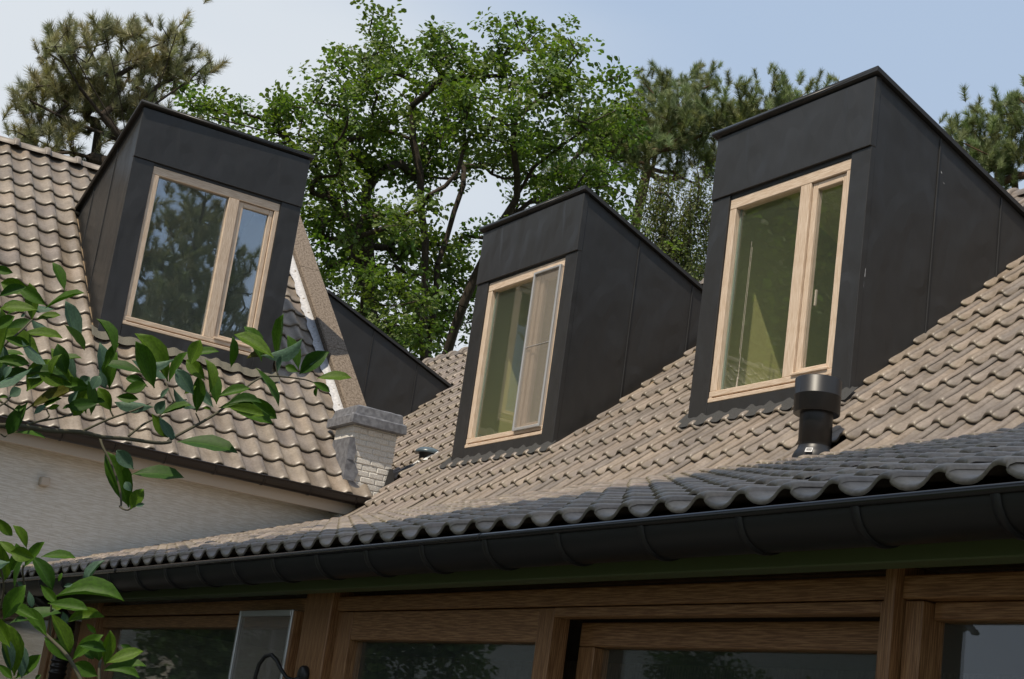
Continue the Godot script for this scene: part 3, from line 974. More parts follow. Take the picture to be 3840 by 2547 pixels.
# ------------------------------------------------------------------ white brick pier
func brick_pier():
	var p := thing("brick_pier", "white painted brick pier with a grey lead cap at the gable foot", "pier", Vector3(-14.8, 3.8, -6.83))
	# local: +x is the front face at 0, z from -0.24 to +0.24
	slab("core", Vector3(-0.42, -0.15, -0.232), Vector3(-0.008, 0.86, 0.232), M.white_pier, p)
	var bm := []
	for s in [0.155, 0.072, 0.11]:
		for k in 2:
			var q := tool()
			box(q, Vector3(-0.02, -0.026, -s / 2), Vector3(0.0, 0.026, s / 2), 0.006)
			q.generate_normals()
			bm.append(q.commit())
	for r in 17:
		var y := -0.13 + r * 0.0585
		var z := -0.24
		var pat := [0, 0, 0] if r % 2 == 0 else [1, 0, 0, 1]
		for k in pat:
			var ln := 0.155 if k == 0 else 0.072
			put("brick", bm[k * 2 + rng.randi() % 2], M.white_pier, p, Transform3D(Basis.from_euler(Vector3(rng.randfn(0, 0.02), rng.randfn(0, 0.02), rng.randfn(0, 0.02))), Vector3(rng.randf_range(-0.002, 0.005), y, z + ln / 2)))
			z += ln + 0.0065
		# left face (+z)
		var x := -0.41
		for k in ([0, 0] if r % 2 else [1, 0, 0]):
			var ln := 0.155 if k == 0 else 0.072
			if x + ln > 0.0: break
			put("brick", bm[k * 2], M.white_pier, p, Transform3D(Basis(Vector3.UP, -PI / 2) * Basis.from_euler(Vector3(rng.randfn(0, 0.02), rng.randfn(0, 0.02), 0)), Vector3(x + ln / 2, y, 0.236 + rng.randf_range(0.0, 0.004))))
			x += ln + 0.0065
	# lead cap: a dressed drip slab with a chamfered top
	var cap := tool()
	var rings := [[0.046, 0.848, 0.002], [0.054, 0.853, 0.003], [0.050, 0.935, 0.004], [0.042, 0.945, 0.003], [0.022, 0.952, 0.003], [0.006, 1.035, 0.003], [-0.012, 1.045, 0.002], [-0.24, 1.07, 0.001]]
	var rr := RandomNumberGenerator.new()
	rr.seed = 3
	var all := []
	for q in rings:
		var ring := []
		var hx: float = 0.25 + q[0]
		var hz: float = 0.242 + q[0]
		var m := 9
		for e in 4:
			for k in m:
				var t := -1.0 + 2.0 * k / m
				var v: Vector3
				if e == 0: v = Vector3(hx, 0, -hz * t)
				elif e == 1: v = Vector3(-hx * t, 0, -hz)
				elif e == 2: v = Vector3(-hx, 0, hz * t)
				else: v = Vector3(hx * t, 0, hz)
				v += Vector3(rr.randf_range(-1, 1), rr.randf_range(-1, 1), rr.randf_range(-1, 1)) * q[2]
				ring.append(v + Vector3(-0.22, q[1], 0))
		all.append(ring)
	for j in all.size() - 1:
		var n: int = all[j].size()
		for k in n:
			quad(cap, all[j][k], all[j][(k + 1) % n], all[j + 1][(k + 1) % n], all[j + 1][k])
	var top: Array = all[all.size() - 1]
	for k in range(1, top.size() - 1): tri(cap, top[0], top[k], top[k + 1])
	var low: Array = all[0]
	for k in range(1, low.size() - 1): tri(cap, low[0], low[k + 1], low[k])
	done("lead_cap", cap, M.lead, p)
	slab("welt", Vector3(0.03, 0.86, 0.23), Vector3(0.062, 0.95, 0.30), M.lead, p, 0.01)
	# lead dressed round the left edge and the foot
	var f := tool()
	var edge := [[0.30, 0.72], [0.26, 0.60], [0.275, 0.50], [0.20, 0.40], [0.24, 0.30], [0.12, 0.24], [0.10, 0.14], [0.02, 0.13], [0.03, -0.02]]
	for i in edge.size() - 1:
		var a = edge[i]
		var b = edge[i + 1]
		quad(f, Vector3(0.012, a[1], 0.262), Vector3(0.012, b[1], 0.262), Vector3(0.016 + 0.01 * (i % 2), b[1], b[0] - 0.085), Vector3(0.016, a[1], a[0] - 0.085))
		quad(f, Vector3(-0.38, a[1], 0.262), Vector3(-0.38, b[1], 0.262), Vector3(0.012, b[1], 0.262), Vector3(0.012, a[1], 0.262))
	done("lead_flashing", f, M.lead, p)
	# black felt dressed up the right edge
	var k2 := tool()
	quad(k2, Vector3(0.018, 0.50, -0.205), Vector3(0.022, 0.30, -0.17), Vector3(0.03, 0.26, -0.30), Vector3(0.01, 0.50, -0.25))
	quad(k2, Vector3(0.022, 0.30, -0.17), Vector3(0.05, 0.25, -0.16), Vector3(0.05, 0.27, -0.31), Vector3(0.03, 0.26, -0.30))
	done("felt_flashing", k2, M.felt, p)
	# moss at the foot
	var ms := tool()
	ms.set_smooth_group(0)
	for i in 16:
		var t := i / 15.0
		var c := Vector3(0.05 + rng.randf_range(-0.02, 0.02), lerpf(0.06, 0.30, t), lerpf(-0.02, -0.24, t))
		var path := [c, c + Vector3(0.0, 0.012, -0.01), c + Vector3(0.0, 0.022, -0.016)]
		tube(ms, path, [0.022, 0.018, 0.004], 6)
	done("moss", ms, M.moss, p)

# ------------------------------------------------------------------ vents
func roof_vents():
	var v := thing("vent_pipe", "tall black plastic vent pipe with a wide cowl on the tiled roof", "vent pipe", Vector3(-7.93, 3.668, -6.6))
	v.rotation = Vector3(0.0, 0.0, 0.05)
	v.scale = Vector3(1.15, 1.0, 1.15)
	var add := func(called, prof, m):
		var st := tool()
		st.set_smooth_group(0)
		lathe(st, prof, 32)
		done(called, st, m, v)
	add.call("cowl", [[0.120, 0.318], [0.125, 0.322], [0.125, 0.425], [0.127, 0.428], [0.127, 0.432], [0.125, 0.435], [0.125, 0.535], [0.121, 0.54], [0.117, 0.54], [0.117, 0.50], [0.0, 0.50]], M.plastic)
	add.call("cowl_floor", [[0.0, 0.318], [0.12, 0.318]], M.plastic)
	add.call("pipe", [[0.086, 0.10], [0.086, 0.135], [0.089, 0.136], [0.089, 0.33]], M.plastic)
	add.call("collar", [[0.118, 0.02], [0.116, 0.045], [0.104, 0.075], [0.092, 0.092], [0.088, 0.11]], M.plastic)
	add.call("base", [[0.128, -0.16], [0.122, 0.0], [0.119, 0.022], [0.1, 0.022]], M.plastic)
	# foot plate lying on the tiles
	var n := Vector3(0, 1, SLOPE_UP).normalized()
	var fp := slab("foot_plate", Vector3(-0.16, -0.012, -0.20), Vector3(0.16, 0.012, 0.14), M.plastic, v, 0.006)
	fp.transform = Transform3D(Basis(Vector3.RIGHT, n, Vector3.RIGHT.cross(n)), Vector3(0, 0.0, 0.0))
	# sticker with bar code
	var a := 0.62
	var sb := Basis(Vector3.UP, a)
	var s := slab("sticker", Vector3(-0.019, -0.020, -0.001), Vector3(0.019, 0.020, 0.0015), M.paper, v)
	s.transform = Transform3D(sb * Basis(Vector3.RIGHT, -0.65), Vector3(sin(a) * 0.112, 0.062, cos(a) * 0.112))
	var bars := tool()
	var bx := -0.014
	for w in [0.002, 0.001, 0.003, 0.001, 0.002, 0.002, 0.001, 0.003, 0.001]:
		box(bars, Vector3(bx, -0.012, 0.0015), Vector3(bx + w, 0.014, 0.0022))
		bx += w + 0.0016
	var bo := done("bar_code", bars, M.black, v)
	bo.transform = s.transform
	# low mushroom vent
	var nm := Vector3(0, 1, SLOPE_UP).normalized()
	var m := thing("roof_vent", "low blue grey mushroom vent cap beside the white brick pier", "roof vent", Vector3(-14.83, 4.46, -7.45))
	var add2 := func(called, prof, mt):
		var st := tool()
		st.set_smooth_group(0)
		lathe(st, prof, 28)
		done(called, st, mt, m)
	add2.call("cap", [[0.120, 0.078], [0.130, 0.082], [0.132, 0.090], [0.123, 0.108], [0.095, 0.130], [0.054, 0.142], [0.0, 0.146]], M.vent_blue)
	add2.call("cap_floor", [[0.0, 0.078], [0.120, 0.078]], M.plastic)
	add2.call("neck", [[0.085, -0.06], [0.085, 0.06], [0.10, 0.08]], M.plastic)
	var fs := tool()
	var bs := Basis(Vector3.RIGHT, nm, Vector3.RIGHT.cross(nm))
	var pv := []
	for i in 15:
		var x: float = lerpf(-0.05, 0.24, i / 14.0)
		var row := [bs * Vector3(x, 0.050 + 0.012 * sin(i * 1.9), 0.06 - i * 0.012), bs * Vector3(x - 0.03, 0.046 + 0.012 * sin(i * 1.9 + 0.5), 0.145 - i * 0.012 + 0.012 * sin(i * 2.7))]
		if i > 0: quad(fs, pv[0], pv[1], row[1], row[0])
		pv = row
	done("flashing_sheet", fs, M.paper, m)
	var fb := tool()
	quad(fb, bs * Vector3(-0.18, 0.048, 0.25), bs * Vector3(0.02, 0.050, 0.23), bs * Vector3(0.05, 0.050, 0.10), bs * Vector3(-0.15, 0.048, 0.10))
	done("felt_patch", fb, M.felt, m)

# ------------------------------------------------------------------ things on the timber front
func facade_things():
	var s := thing("insect_screen", "framed insect screen hung outside the window next to the wall lamp", "insect screen", Vector3(-8.0, 1.0, -3.27))
	var xa := -0.348
	var xb := 0.343
	var y0 := -0.9
	var y1 := 1.22
	slab("screen_bar", Vector3(xa, y0, -0.012), Vector3(xa + 0.022, y1, 0.018), M.aluminium, s, 0.003)
	slab("screen_bar", Vector3(xb - 0.022, y0, -0.012), Vector3(xb, y1, 0.018), M.aluminium, s, 0.003)
	slab("screen_bar", Vector3(xa + 0.022, y1 - 0.03, -0.012), Vector3(xb - 0.022, y1, 0.018), M.aluminium, s, 0.003)
	slab("screen_bar", Vector3(xa + 0.022, y0, -0.012), Vector3(xb - 0.022, y0 + 0.03, 0.018), M.aluminium, s, 0.003)
	slab("screen_mesh", Vector3(xa + 0.022, y0 + 0.03, 0.002), Vector3(xb - 0.022, y1 - 0.03, 0.004), M.screen, s)
	slab("side_frame", Vector3(xb + 0.001, y0, -0.05), Vector3(xb + 0.024, y1 - 0.004, 0.012), M.dark_wood_y, s, 0.003)
	var l := thing("wall_lamp", "black wrought iron wall lamp with a curved arm on the timber post", "wall lamp", Vector3(-7.42, 1.91, -3.27))
	var st := tool()
	st.set_smooth_group(0)
	lathe(st, [[0.0, 0.0], [0.044, 0.0], [0.046, 0.006], [0.044, 0.022], [0.038, 0.028], [0.0, 0.030]], 24)
	var pl := done("mount_plate", st, M.iron, l)
	pl.transform = Transform3D(Basis(Vector3.RIGHT, PI / 2), Vector3(0, 0, 0))
	var arm := tool()
	arm.set_smooth_group(0)
	var pth := []
	var rad := []
	for q in [[0.0, -0.01, 0.03], [-0.03, -0.028, 0.07], [-0.075, -0.02, 0.10], [-0.115, 0.015, 0.13], [-0.15, 0.055, 0.155], [-0.195, 0.078, 0.175], [-0.245, 0.068, 0.195], [-0.28, 0.03, 0.21], [-0.292, -0.02, 0.215], [-0.294, -0.08, 0.216]]:
		pth.append(Vector3(q[0] * 0.95, q[1], q[2] * 0.62))
		rad.append(0.0095)
	tube(arm, pth, rad, 10)
	done("arm", arm, M.iron, l)
	var sh := tool()
	sh.set_smooth_group(0)
	lathe(sh, [[0.09, -0.16], [0.092, -0.158], [0.05, -0.09], [0.02, -0.07], [0.014, -0.03], [0.0, -0.03]], 20)
	var so := done("lamp_shade", sh, M.iron, l)
	so.position = Vector3(-0.294 * 0.95, -0.06, 0.216 * 0.62)
	# rain pipe at the far end of the front
	var d := thing("downpipe", "brown ribbed downpipe in front of the timber stiles below the gutter", "downpipe", Vector3(-11.31, 0, -3.22))
	var dp := tool()
	dp.set_smooth_group(0)
	lathe(dp, [[0.052, 0.0], [0.052, 1.82], [0.058, 1.822], [0.058, 1.835], [0.052, 1.837], [0.052, 1.86], [0.058, 1.862], [0.058, 1.875], [0.052, 1.877], [0.052, 1.90], [0.058, 1.902], [0.058, 1.915], [0.052, 1.917], [0.052, 2.12], [0.056, 2.122], [0.050, 2.17], [0.04, 2.22]], 20)
	done("pipe", dp, M.gutter_brown, d)
	var bend := tool()
	bend.set_smooth_group(0)
	tube(bend, [Vector3(0, 2.17, 0), Vector3(0, 2.22, 0.05), Vector3(0, 2.26, 0.18), Vector3(0, 2.30, 0.25)], [0.04, 0.04, 0.04, 0.04], 12)
	done("bend", bend, M.gutter_brown, d)

# ------------------------------------------------------------------ trees
func v3(a: Array, i: int) -> Vector3: return Vector3(a[i], a[i + 1], a[i + 2])

# one twig of broad leaves
func leaf_spray(n: int, len_: float, wide: float, sd: int, droop := 0.0) -> ArrayMesh:
	var r := RandomNumberGenerator.new()
	r.seed = sd
	var st := SurfaceTool.new()
	st.begin(Mesh.PRIMITIVE_TRIANGLES)
	st.set_smooth_group(-1)
	for i in n:
		var az := r.randf() * TAU
		var rad := 0.23 * sqrt(r.randf())
		var p := Vector3(cos(az) * rad, r.randf_range(-0.12, 0.14), sin(az) * rad)
		var d := Vector3(cos(az) + r.randfn(0, 0.5), r.randfn(0.05, 0.45) - droop, sin(az) + r.randfn(0, 0.5)).normalized()
		var up := (Vector3.UP + Vector3(r.randfn(0, 0.55), 0, r.randfn(0, 0.55))).normalized()
		var side := d.cross(up).normalized()
		up = side.cross(d)
		var l := len_ * r.randf_range(0.7, 1.25)
		var w := wide * l
		var f := r.randf_range(0.8, 1.2)
		var c := Color(0.135 * f, 0.20 * f * r.randf_range(0.92, 1.05), 0.052 * f)
		st.set_color(c)
		var m0 := p
		var m1 := p + d * l * 0.32
		var m2 := p + d * l * 0.70 - up * l * 0.03
		var m3 := p + d * l - up * l * 0.12
		for sg in [-1.0, 1.0]:
			var e1: Vector3 = p + d * l * 0.36 + side * (sg * w * 0.40) + up * l * 0.07
			var e2: Vector3 = p + d * l * 0.76 + side * (sg * w * 0.46) + up * l * 0.02
			tri(st, m0, e1, m1); tri(st, m1, e1, m2); tri(st, e1, e2, m2); tri(st, m2, e2, m3)
	st.generate_normals()
	return st.commit()

# one pine shoot: needles all round a short twig pointing up y
func pine_shoot(n: int, len_: float, sd: int, tone: Color) -> ArrayMesh:
	var r := RandomNumberGenerator.new()
	r.seed = sd
	var st := SurfaceTool.new()
	st.begin(Mesh.PRIMITIVE_TRIANGLES)
	st.set_smooth_group(-1)
	st.set_color(Color(0.09, 0.065, 0.04))
	tube(st, [Vector3(0, -0.14, 0), Vector3(0, 0.13, 0)], [0.008, 0.005], 4, false)
	for i in n:
		var az := r.randf() * TAU
		var h := r.randf_range(-0.13, 0.14)
		var p := Vector3(0, h, 0)
		var d := Vector3(cos(az), r.randf_range(0.25, 1.3) + maxf(h, 0.0) * 4.0, sin(az)).normalized()
		var side := d.cross(Vector3(r.randfn(0, 1), r.randfn(0, 1), r.randfn(0, 1))).normalized() * 0.0045
		var f := r.randf_range(0.7, 1.3)
		st.set_color(Color(tone.r * f, tone.g * f, tone.b * f))
		var l := len_ * r.randf_range(0.75, 1.15)
		tri(st, p - side, p + side, p + d * l)
	st.generate_normals()
	return st.commit()

func birch_strand(sd: int) -> ArrayMesh:
	var r := RandomNumberGenerator.new()
	r.seed = sd
	var st := SurfaceTool.new()
	st.begin(Mesh.PRIMITIVE_TRIANGLES)
	st.set_smooth_group(-1)
	st.set_color(Color(0.05, 0.04, 0.03))
	tube(st, [Vector3.ZERO, Vector3(0.03, -0.35, 0.02), Vector3(0.02, -0.75, 0.0)], [0.004, 0.003, 0.002], 3, false)
	for i in 26:
		var h := r.randf_range(-0.78, 0.0)
		var az := r.randf() * TAU
		var p := Vector3(cos(az) * 0.05 + 0.02, h, sin(az) * 0.05)
		var d := Vector3(cos(az), r.randf_range(-1.4, -0.1), sin(az)).normalized()
		var side := d.cross(Vector3(r.randfn(0, 1), 0.4, r.randfn(0, 1))).normalized()
		var l := r.randf_range(0.04, 0.065)
		var f := r.randf_range(0.7, 1.3)
		st.set_color(Color(0.14 * f, 0.17 * f, 0.06 * f))
		var m := p + d * l * 0.45
		tri(st, p, m + side * l * 0.38, p + d * l); tri(st, p, p + d * l, m - side * l * 0.38)
	st.generate_normals()
	return st.commit()

# limbs: arrays of points, the first one is the trunk from the ground; blobs: centre, half width, half height of clumps of the crown
func tree(called, label, grp, limbs: Array, blobs: Array, density: float, per: int, protos: Array, leafmat, bark, r0: float, upright: float, reach := 0.45, scale := 1.0):
	var first := v3(limbs[0], 0)
	var base := Vector3(first.x, 0, first.z)
	var t := thing(called, label, "tree", base, grp)
	var pos := []
	var par := []
	var wt := []
	var root := -1
	for li in limbs.size():
		var pts := []
		var l: Array = limbs[li]
		for i in range(0, l.size(), 3): pts.append(v3(l, i))
		var prev := -1
		if li == 0:
			pts.push_front(base)
		else:
			var best := 1e9
			for i in pos.size():
				var dd: float = pos[i].distance_to(pts[0])
				if dd < best: best = dd; prev = i
			if best < 0.3: pts.pop_front()
		var from: Vector3 = pos[prev] if prev >= 0 else pts[0]
		if prev < 0:
			pos.append(pts[0]); par.append(-1); wt.append(0.0)
			prev = 0
			pts.pop_front()
		for q in pts:
			var n: int = max(1, int(from.distance_to(q) / 0.5))
			for k in n:
				var a := (k + 1.0) / n
				var jit := Vector3(rng.randfn(0, 0.03), rng.randfn(0, 0.02), rng.randfn(0, 0.03)) if li > 0 or pos.size() > 6 else Vector3.ZERO
				pos.append(from.lerp(q, a) + jit); par.append(prev); wt.append(0.0)
				prev = pos.size() - 1
			from = q
	var trunk_nodes := pos.size()
	# clumps
	var cl := []
	for i in range(0, blobs.size(), 5):
		var c := v3(blobs, i)
		var rx: float = blobs[i + 3]
		var ry: float = blobs[i + 4]
		var n := int(maxf(2.0, density * rx * ry * (0.5 + 0.5 * minf(rx, 1.2))))
		for k in n:
			var v := Vector3(rng.randfn(0, 1), rng.randfn(0, 1), rng.randfn(0, 1)).normalized() * pow(rng.randf(), 0.42)
			cl.append(c + Vector3(v.x * rx, v.y * ry, v.z * rx))
	var hub: Vector3 = pos[mini(trunk_nodes - 1, trunk_nodes / 3)]
	cl.sort_custom(func(a, b): return a.distance_squared_to(hub) < b.distance_squared_to(hub))
	var tips := []
	for c in cl:
		var best := 1e9
		var bi := 0
		for i in pos.size():
			var q: Vector3 = pos[i]
			var dv: Vector3 = c - q
			var dd: float = dv.length() + maxf(0.0, q.y - c.y) * 0.9
			if i < 4: dd += 3.0
			if dd < best: best = dd; bi = i
		var from: Vector3 = pos[bi]
		var n: int = max(1, int(from.distance_to(c) / 0.32))
		var prev := bi
		var sag := Vector3(rng.randfn(0, 0.12), -0.10 * from.distance_to(c), rng.randfn(0, 0.12))
		for k in n:
			var a := (k + 1.0) / n
			pos.append(from.lerp(c, a) + sag * sin(a * PI)); par.append(prev); wt.append(0.0)
			prev = pos.size() - 1
		tips.append([c, (c - from).normalized(), prev])
		var up := prev
		while up >= 0:
			wt[up] += 1.0
			up = par[up]
	# wood
	var tr := tool()
	var br := tool()
	tr.set_smooth_group(0)
	br.set_smooth_group(0)
	var total: float = maxf(wt[0], 1.0)
	var rad := func(i): return maxf(0.006, r0 * pow(wt[i] / total, 0.52)) if wt[i] > 0 else 0.012
	for i in range(1, pos.size()):
		var p: int = par[i]
		if wt[i] <= 0.0 and i < trunk_nodes: wt[i] = 1.0
		var ra: float = rad.call(i) if p > 0 and wt[p] > wt[i] * 2.2 else rad.call(p)
		tube(tr if i < trunk_nodes else br, [pos[p] - base, pos[i] - base], [ra, rad.call(i)], 7 if ra > 0.05 else 4, false)
	done("trunk", tr, bark, t)
	done("branches", br, bark, t)
	# leaves
	var lists := []
	for k in protos.size(): lists.append([])
	for tp in tips:
		for k in per:
			var off := Vector3(rng.randfn(0, 1), rng.randfn(0, 0.7), rng.randfn(0, 1)) * reach * 0.6
			if k == 0: off = Vector3.ZERO
			var ax: Vector3
			if upright >= 0.0:
				ax = (tp[1] * (1.0 - upright) + Vector3.UP * upright + Vector3(rng.randfn(0, 0.4), rng.randfn(0, 0.25), rng.randfn(0, 0.4))).normalized()
			else:
				ax = (Vector3.UP + Vector3(rng.randfn(0, 0.08), 0, rng.randfn(0, 0.08))).normalized()
			var sx := ax.cross(Vector3(0.3, 0.1, 1)).normalized()
			var b := Basis(sx, ax, sx.cross(ax)) * Basis(Vector3.UP, rng.randf() * TAU)
			var s := rng.randf_range(0.75, 1.25) * scale
			lists[rng.randi() % protos.size()].append(Transform3D(b.scaled(Vector3.ONE * s), tp[0] + off - base))
	for k in protos.size():
		var mm := MultiMesh.new()
		mm.transform_format = MultiMesh.TRANSFORM_3D
		mm.use_colors = true
		mm.mesh = protos[k]
		mm.instance_count = lists[k].size()
		for i in lists[k].size():
			mm.set_instance_transform(i, lists[k][i])
			var f := rng.randf_range(0.75, 1.25)
			mm.set_instance_color(i, Color(f * rng.randf_range(0.9, 1.15), f, f * rng.randf_range(0.85, 1.1)))
		var o := MultiMeshInstance3D.new()
		o.name = "crown"
		o.multimesh = mm
		o.material_override = leafmat
		o.set_meta("kind", "stuff")
		t.add_child(o, true)

func ball_blobs(c: Vector3, half: Vector3, n: int, r: float) -> Array:
	var a := []
	for i in n:
		var v := Vector3(rng.randfn(0, 1), rng.randfn(0, 1), rng.randfn(0, 1)).normalized() * pow(rng.randf(), 0.4)
		var q := c + v * half
		a.append_array([q.x, q.y, q.z, r * rng.randf_range(0.7, 1.2), r * rng.randf_range(0.6, 1.0)])
	return a

func trees():
	var oak := []
	var pine := []
	var birch := []
	for k in 3: oak.append(leaf_spray(32, 0.098, 0.72, 60 + k))
	var dark_pine := []
	for k in 3:
		pine.append(pine_shoot(170, 0.15, 70 + k, Color(0.27, 0.275, 0.155)))
		dark_pine.append(pine_shoot(190, 0.15, 90 + k, Color(0.19, 0.235, 0.105)))
	for k in 2: birch.append(birch_strand(80 + k))
	var g := "trees behind the house"
	tree("oak_tree", "large green oak with several dark stems behind the roof ridge", g, OAK_LIMBS, OAK_BLOBS, 26.0, 3, oak, M.oak_leaf, M.bark, 0.27, 0.75, 0.36)
	tree("pine_tree", "grey green spreading pine behind the white wing's dormer", g, PINE_A_LIMBS, PINE_A_BLOBS, 66.0, 2, pine, M.pine_leaf, M.bark, 0.15, 0.6, 0.34, 1.15)
	tree("pine_tree", "pine with a bare reddish trunk and flat crown beside the oak", g, PINE_B_LIMBS, PINE_B_BLOBS, 60.0, 5, dark_pine, M.pine_leaf, M.bark_red, 0.11, 0.6, 0.42)
	tree("birch_tree", "drooping birch between the two roof dormers", g, BIRCH_LIMBS, BIRCH_BLOBS, 110.0, 5, birch, M.oak_leaf, M.bark, 0.09, -1.0, 0.3)
	tree("pine_tree", "dense dark pine rising behind the cheek of the dormer above the vent pipe", g, PINE_C_LIMBS, PINE_C_BLOBS, 70.0, 6, dark_pine, M.pine_leaf, M.bark_red, 0.12, 0.6, 0.42)
	# trees round the courtyard, mirrored in the panes or shading the eave
	var g2 := "trees round the courtyard"
	tree("oak_tree", "tall spreading oak over the courtyard shading the eave", g2, [[-1.0, 5, 6.0, -2.0, 10, 5.0, -4.5, 12.5, 4.2], [-2.0, 10, 5.0, 0.5, 13, 4.5], [-2.0, 10, 5.0, -3, 13.5, 6.5]], shade_blobs(), 13.0, 7, oak, M.oak_leaf, M.bark, 0.35, 0.75, 0.7, 2.0)
	tree("pine_tree", "tall pine beyond the right end of the house", g2, [[11, 4, -14.2, 11.3, 9, -14, 11, 14, -13.6, 10.6, 18, -13.5], [11.3, 9, -14, 11, 11, -12], [11.2, 10, -14, 11.5, 13, -15.5]], ball_blobs(Vector3(11.2, 12.5, -13.6), Vector3(2.0, 4.5, 2.4), 20, 0.9), 24.0, 4, pine, M.pine_leaf, M.bark, 0.25, 0.6, 0.45, 1.3)
	tree("oak_tree", "bushy oak beyond the courtyard end of the wing", g2, [[-30, 4, 6, -30.2, 8, 6.2, -30, 12, 6]], ball_blobs(Vector3(-30, 11, 6), Vector3(5, 6, 5), 40, 1.8), 9.0, 9, oak, M.oak_leaf, M.bark, 0.35, 0.75, 0.7, 1.8)
	tree("oak_tree", "leafy oak standing farther off beyond the wing", g2, [[-41, 4, 11, -41, 9, 11, -41.5, 13, 11]], ball_blobs(Vector3(-41, 12, 11), Vector3(6, 8, 6), 40, 2.4), 7.0, 8, oak, M.oak_leaf, M.bark, 0.4, 0.75, 0.8, 2.2)
	tree("oak_tree", "round topped oak standing alone beyond the right end of the house", g2, [[13, 4, -24, 13, 9, -24, 13, 14, -24]], ball_blobs(Vector3(13, 11, -24), Vector3(5, 7, 5), 36, 2.2), 7.0, 7, oak, M.oak_leaf, M.bark, 0.4, 0.75, 0.8, 2.2)
	# low maple mirrored in the ground floor panes
	tree("maple_shrub", "small light green maple in the courtyard before the white wall", g2, [[-9.9, 0.6, 0.7, -9.8, 1.3, 0.7, -9.6, 2.1, 0.8], [-9.8, 1.3, 0.7, -10.4, 2.0, 0.5]], ball_blobs(Vector3(-9.9, 2.1, 0.7), Vector3(0.9, 0.6, 0.6), 9, 0.3), 160.0, 4, oak, M.oak_leaf, M.bark, 0.04, 0.75, 0.22, 0.42)
	tree("evergreen_shrub", "broad evergreen hedge closing the far side of the courtyard", g2, [[-11.5, 0.6, 8.5, -11.5, 1.6, 8.5, -11.5, 3.0, 8.5]], ball_blobs(Vector3(-9.5, 2.7, 10.0), Vector3(5.5, 2.6, 1.8), 44, 1.0), 22.0, 5, oak, M.oak_leaf, M.bark, 0.1, 0.75, 0.4, 1.0)
	tree("evergreen_shrub", "tall dark evergreen bush against the white wall of the wing", g2, [[-13.6, 0.6, -0.9, -13.6, 1.6, -0.9, -13.5, 2.8, -0.9]], ball_blobs(Vector3(-13.6, 2.0, -0.7), Vector3(0.8, 1.6, 1.5), 22, 0.5), 60.0, 5, oak, M.oak_leaf, M.bark, 0.06, 0.75, 0.3, 0.7)

# clumps that stand between the sun and the lower slope of the roof
func shade_blobs() -> Array:
	var a := []
	var back := Vector3(0.42, 1.7, 1.0)
	for i in 23:
		var x := -13.2 + i * 0.64
		var far := -3.1
		if x > -6.62: far = -6.2
		elif x > -9.0: far = lerpf(-3.36, -4.1, (x + 9.0) / 2.4)
		for j in 8:
			var z := far + 0.42 + j * 0.66
			if z > -1.9: continue
			var c := Vector3(x + rng.randf_range(-0.08, 0.08), 2.43 + SLOPE_LOW * (-3.0 - z), z) + back * (6.0 + rng.randf_range(-0.4, 0.4))
			a.append_array([c.x, c.y, c.z, 0.62, 0.4])
	for i in 36:      # over the court beside the wing
		var c := Vector3(-15.5 + (i % 6) * 1.25, 2.0, -0.2 + (i / 6) * 1.5) + back * 6.0
		a.append_array([c.x, c.y, c.z, 0.95, 0.6])
	return a

# ------------------------------------------------------------------ shrub in the foreground
func blade(arch: float, fold: float) -> ArrayMesh:
	var st := SurfaceTool.new()
	st.begin(Mesh.PRIMITIVE_TRIANGLES)
	st.set_smooth_group(0)
	var prof := [[0.0, 0.03], [0.06, 0.06], [0.18, 0.24], [0.34, 0.40], [0.52, 0.49], [0.68, 0.47], [0.82, 0.35], [0.93, 0.15], [1.0, 0.0]]
	var n := prof.size()
	for j in n:
		var t: float = prof[j][0]
		var w: float = prof[j][1]
		var y: float = arch * (t - t * t * 1.25)
		for k in 5:
			var s := (k - 2) / 2.0
			st.set_uv(Vector2(s * w + 0.5, t))
			st.add_vertex(Vector3(s * w, y + fold * absf(s) * w - fold * 0.25 * s * s * w + 0.012 * sin(t * 17.0) * absf(s), t))
	for j in n - 1:
		for k in 4:
			var a := j * 5 + k
			for q in [a, a + 6, a + 1, a, a + 5, a + 6]: st.add_index(q)
	st.generate_normals()
	return st.commit()

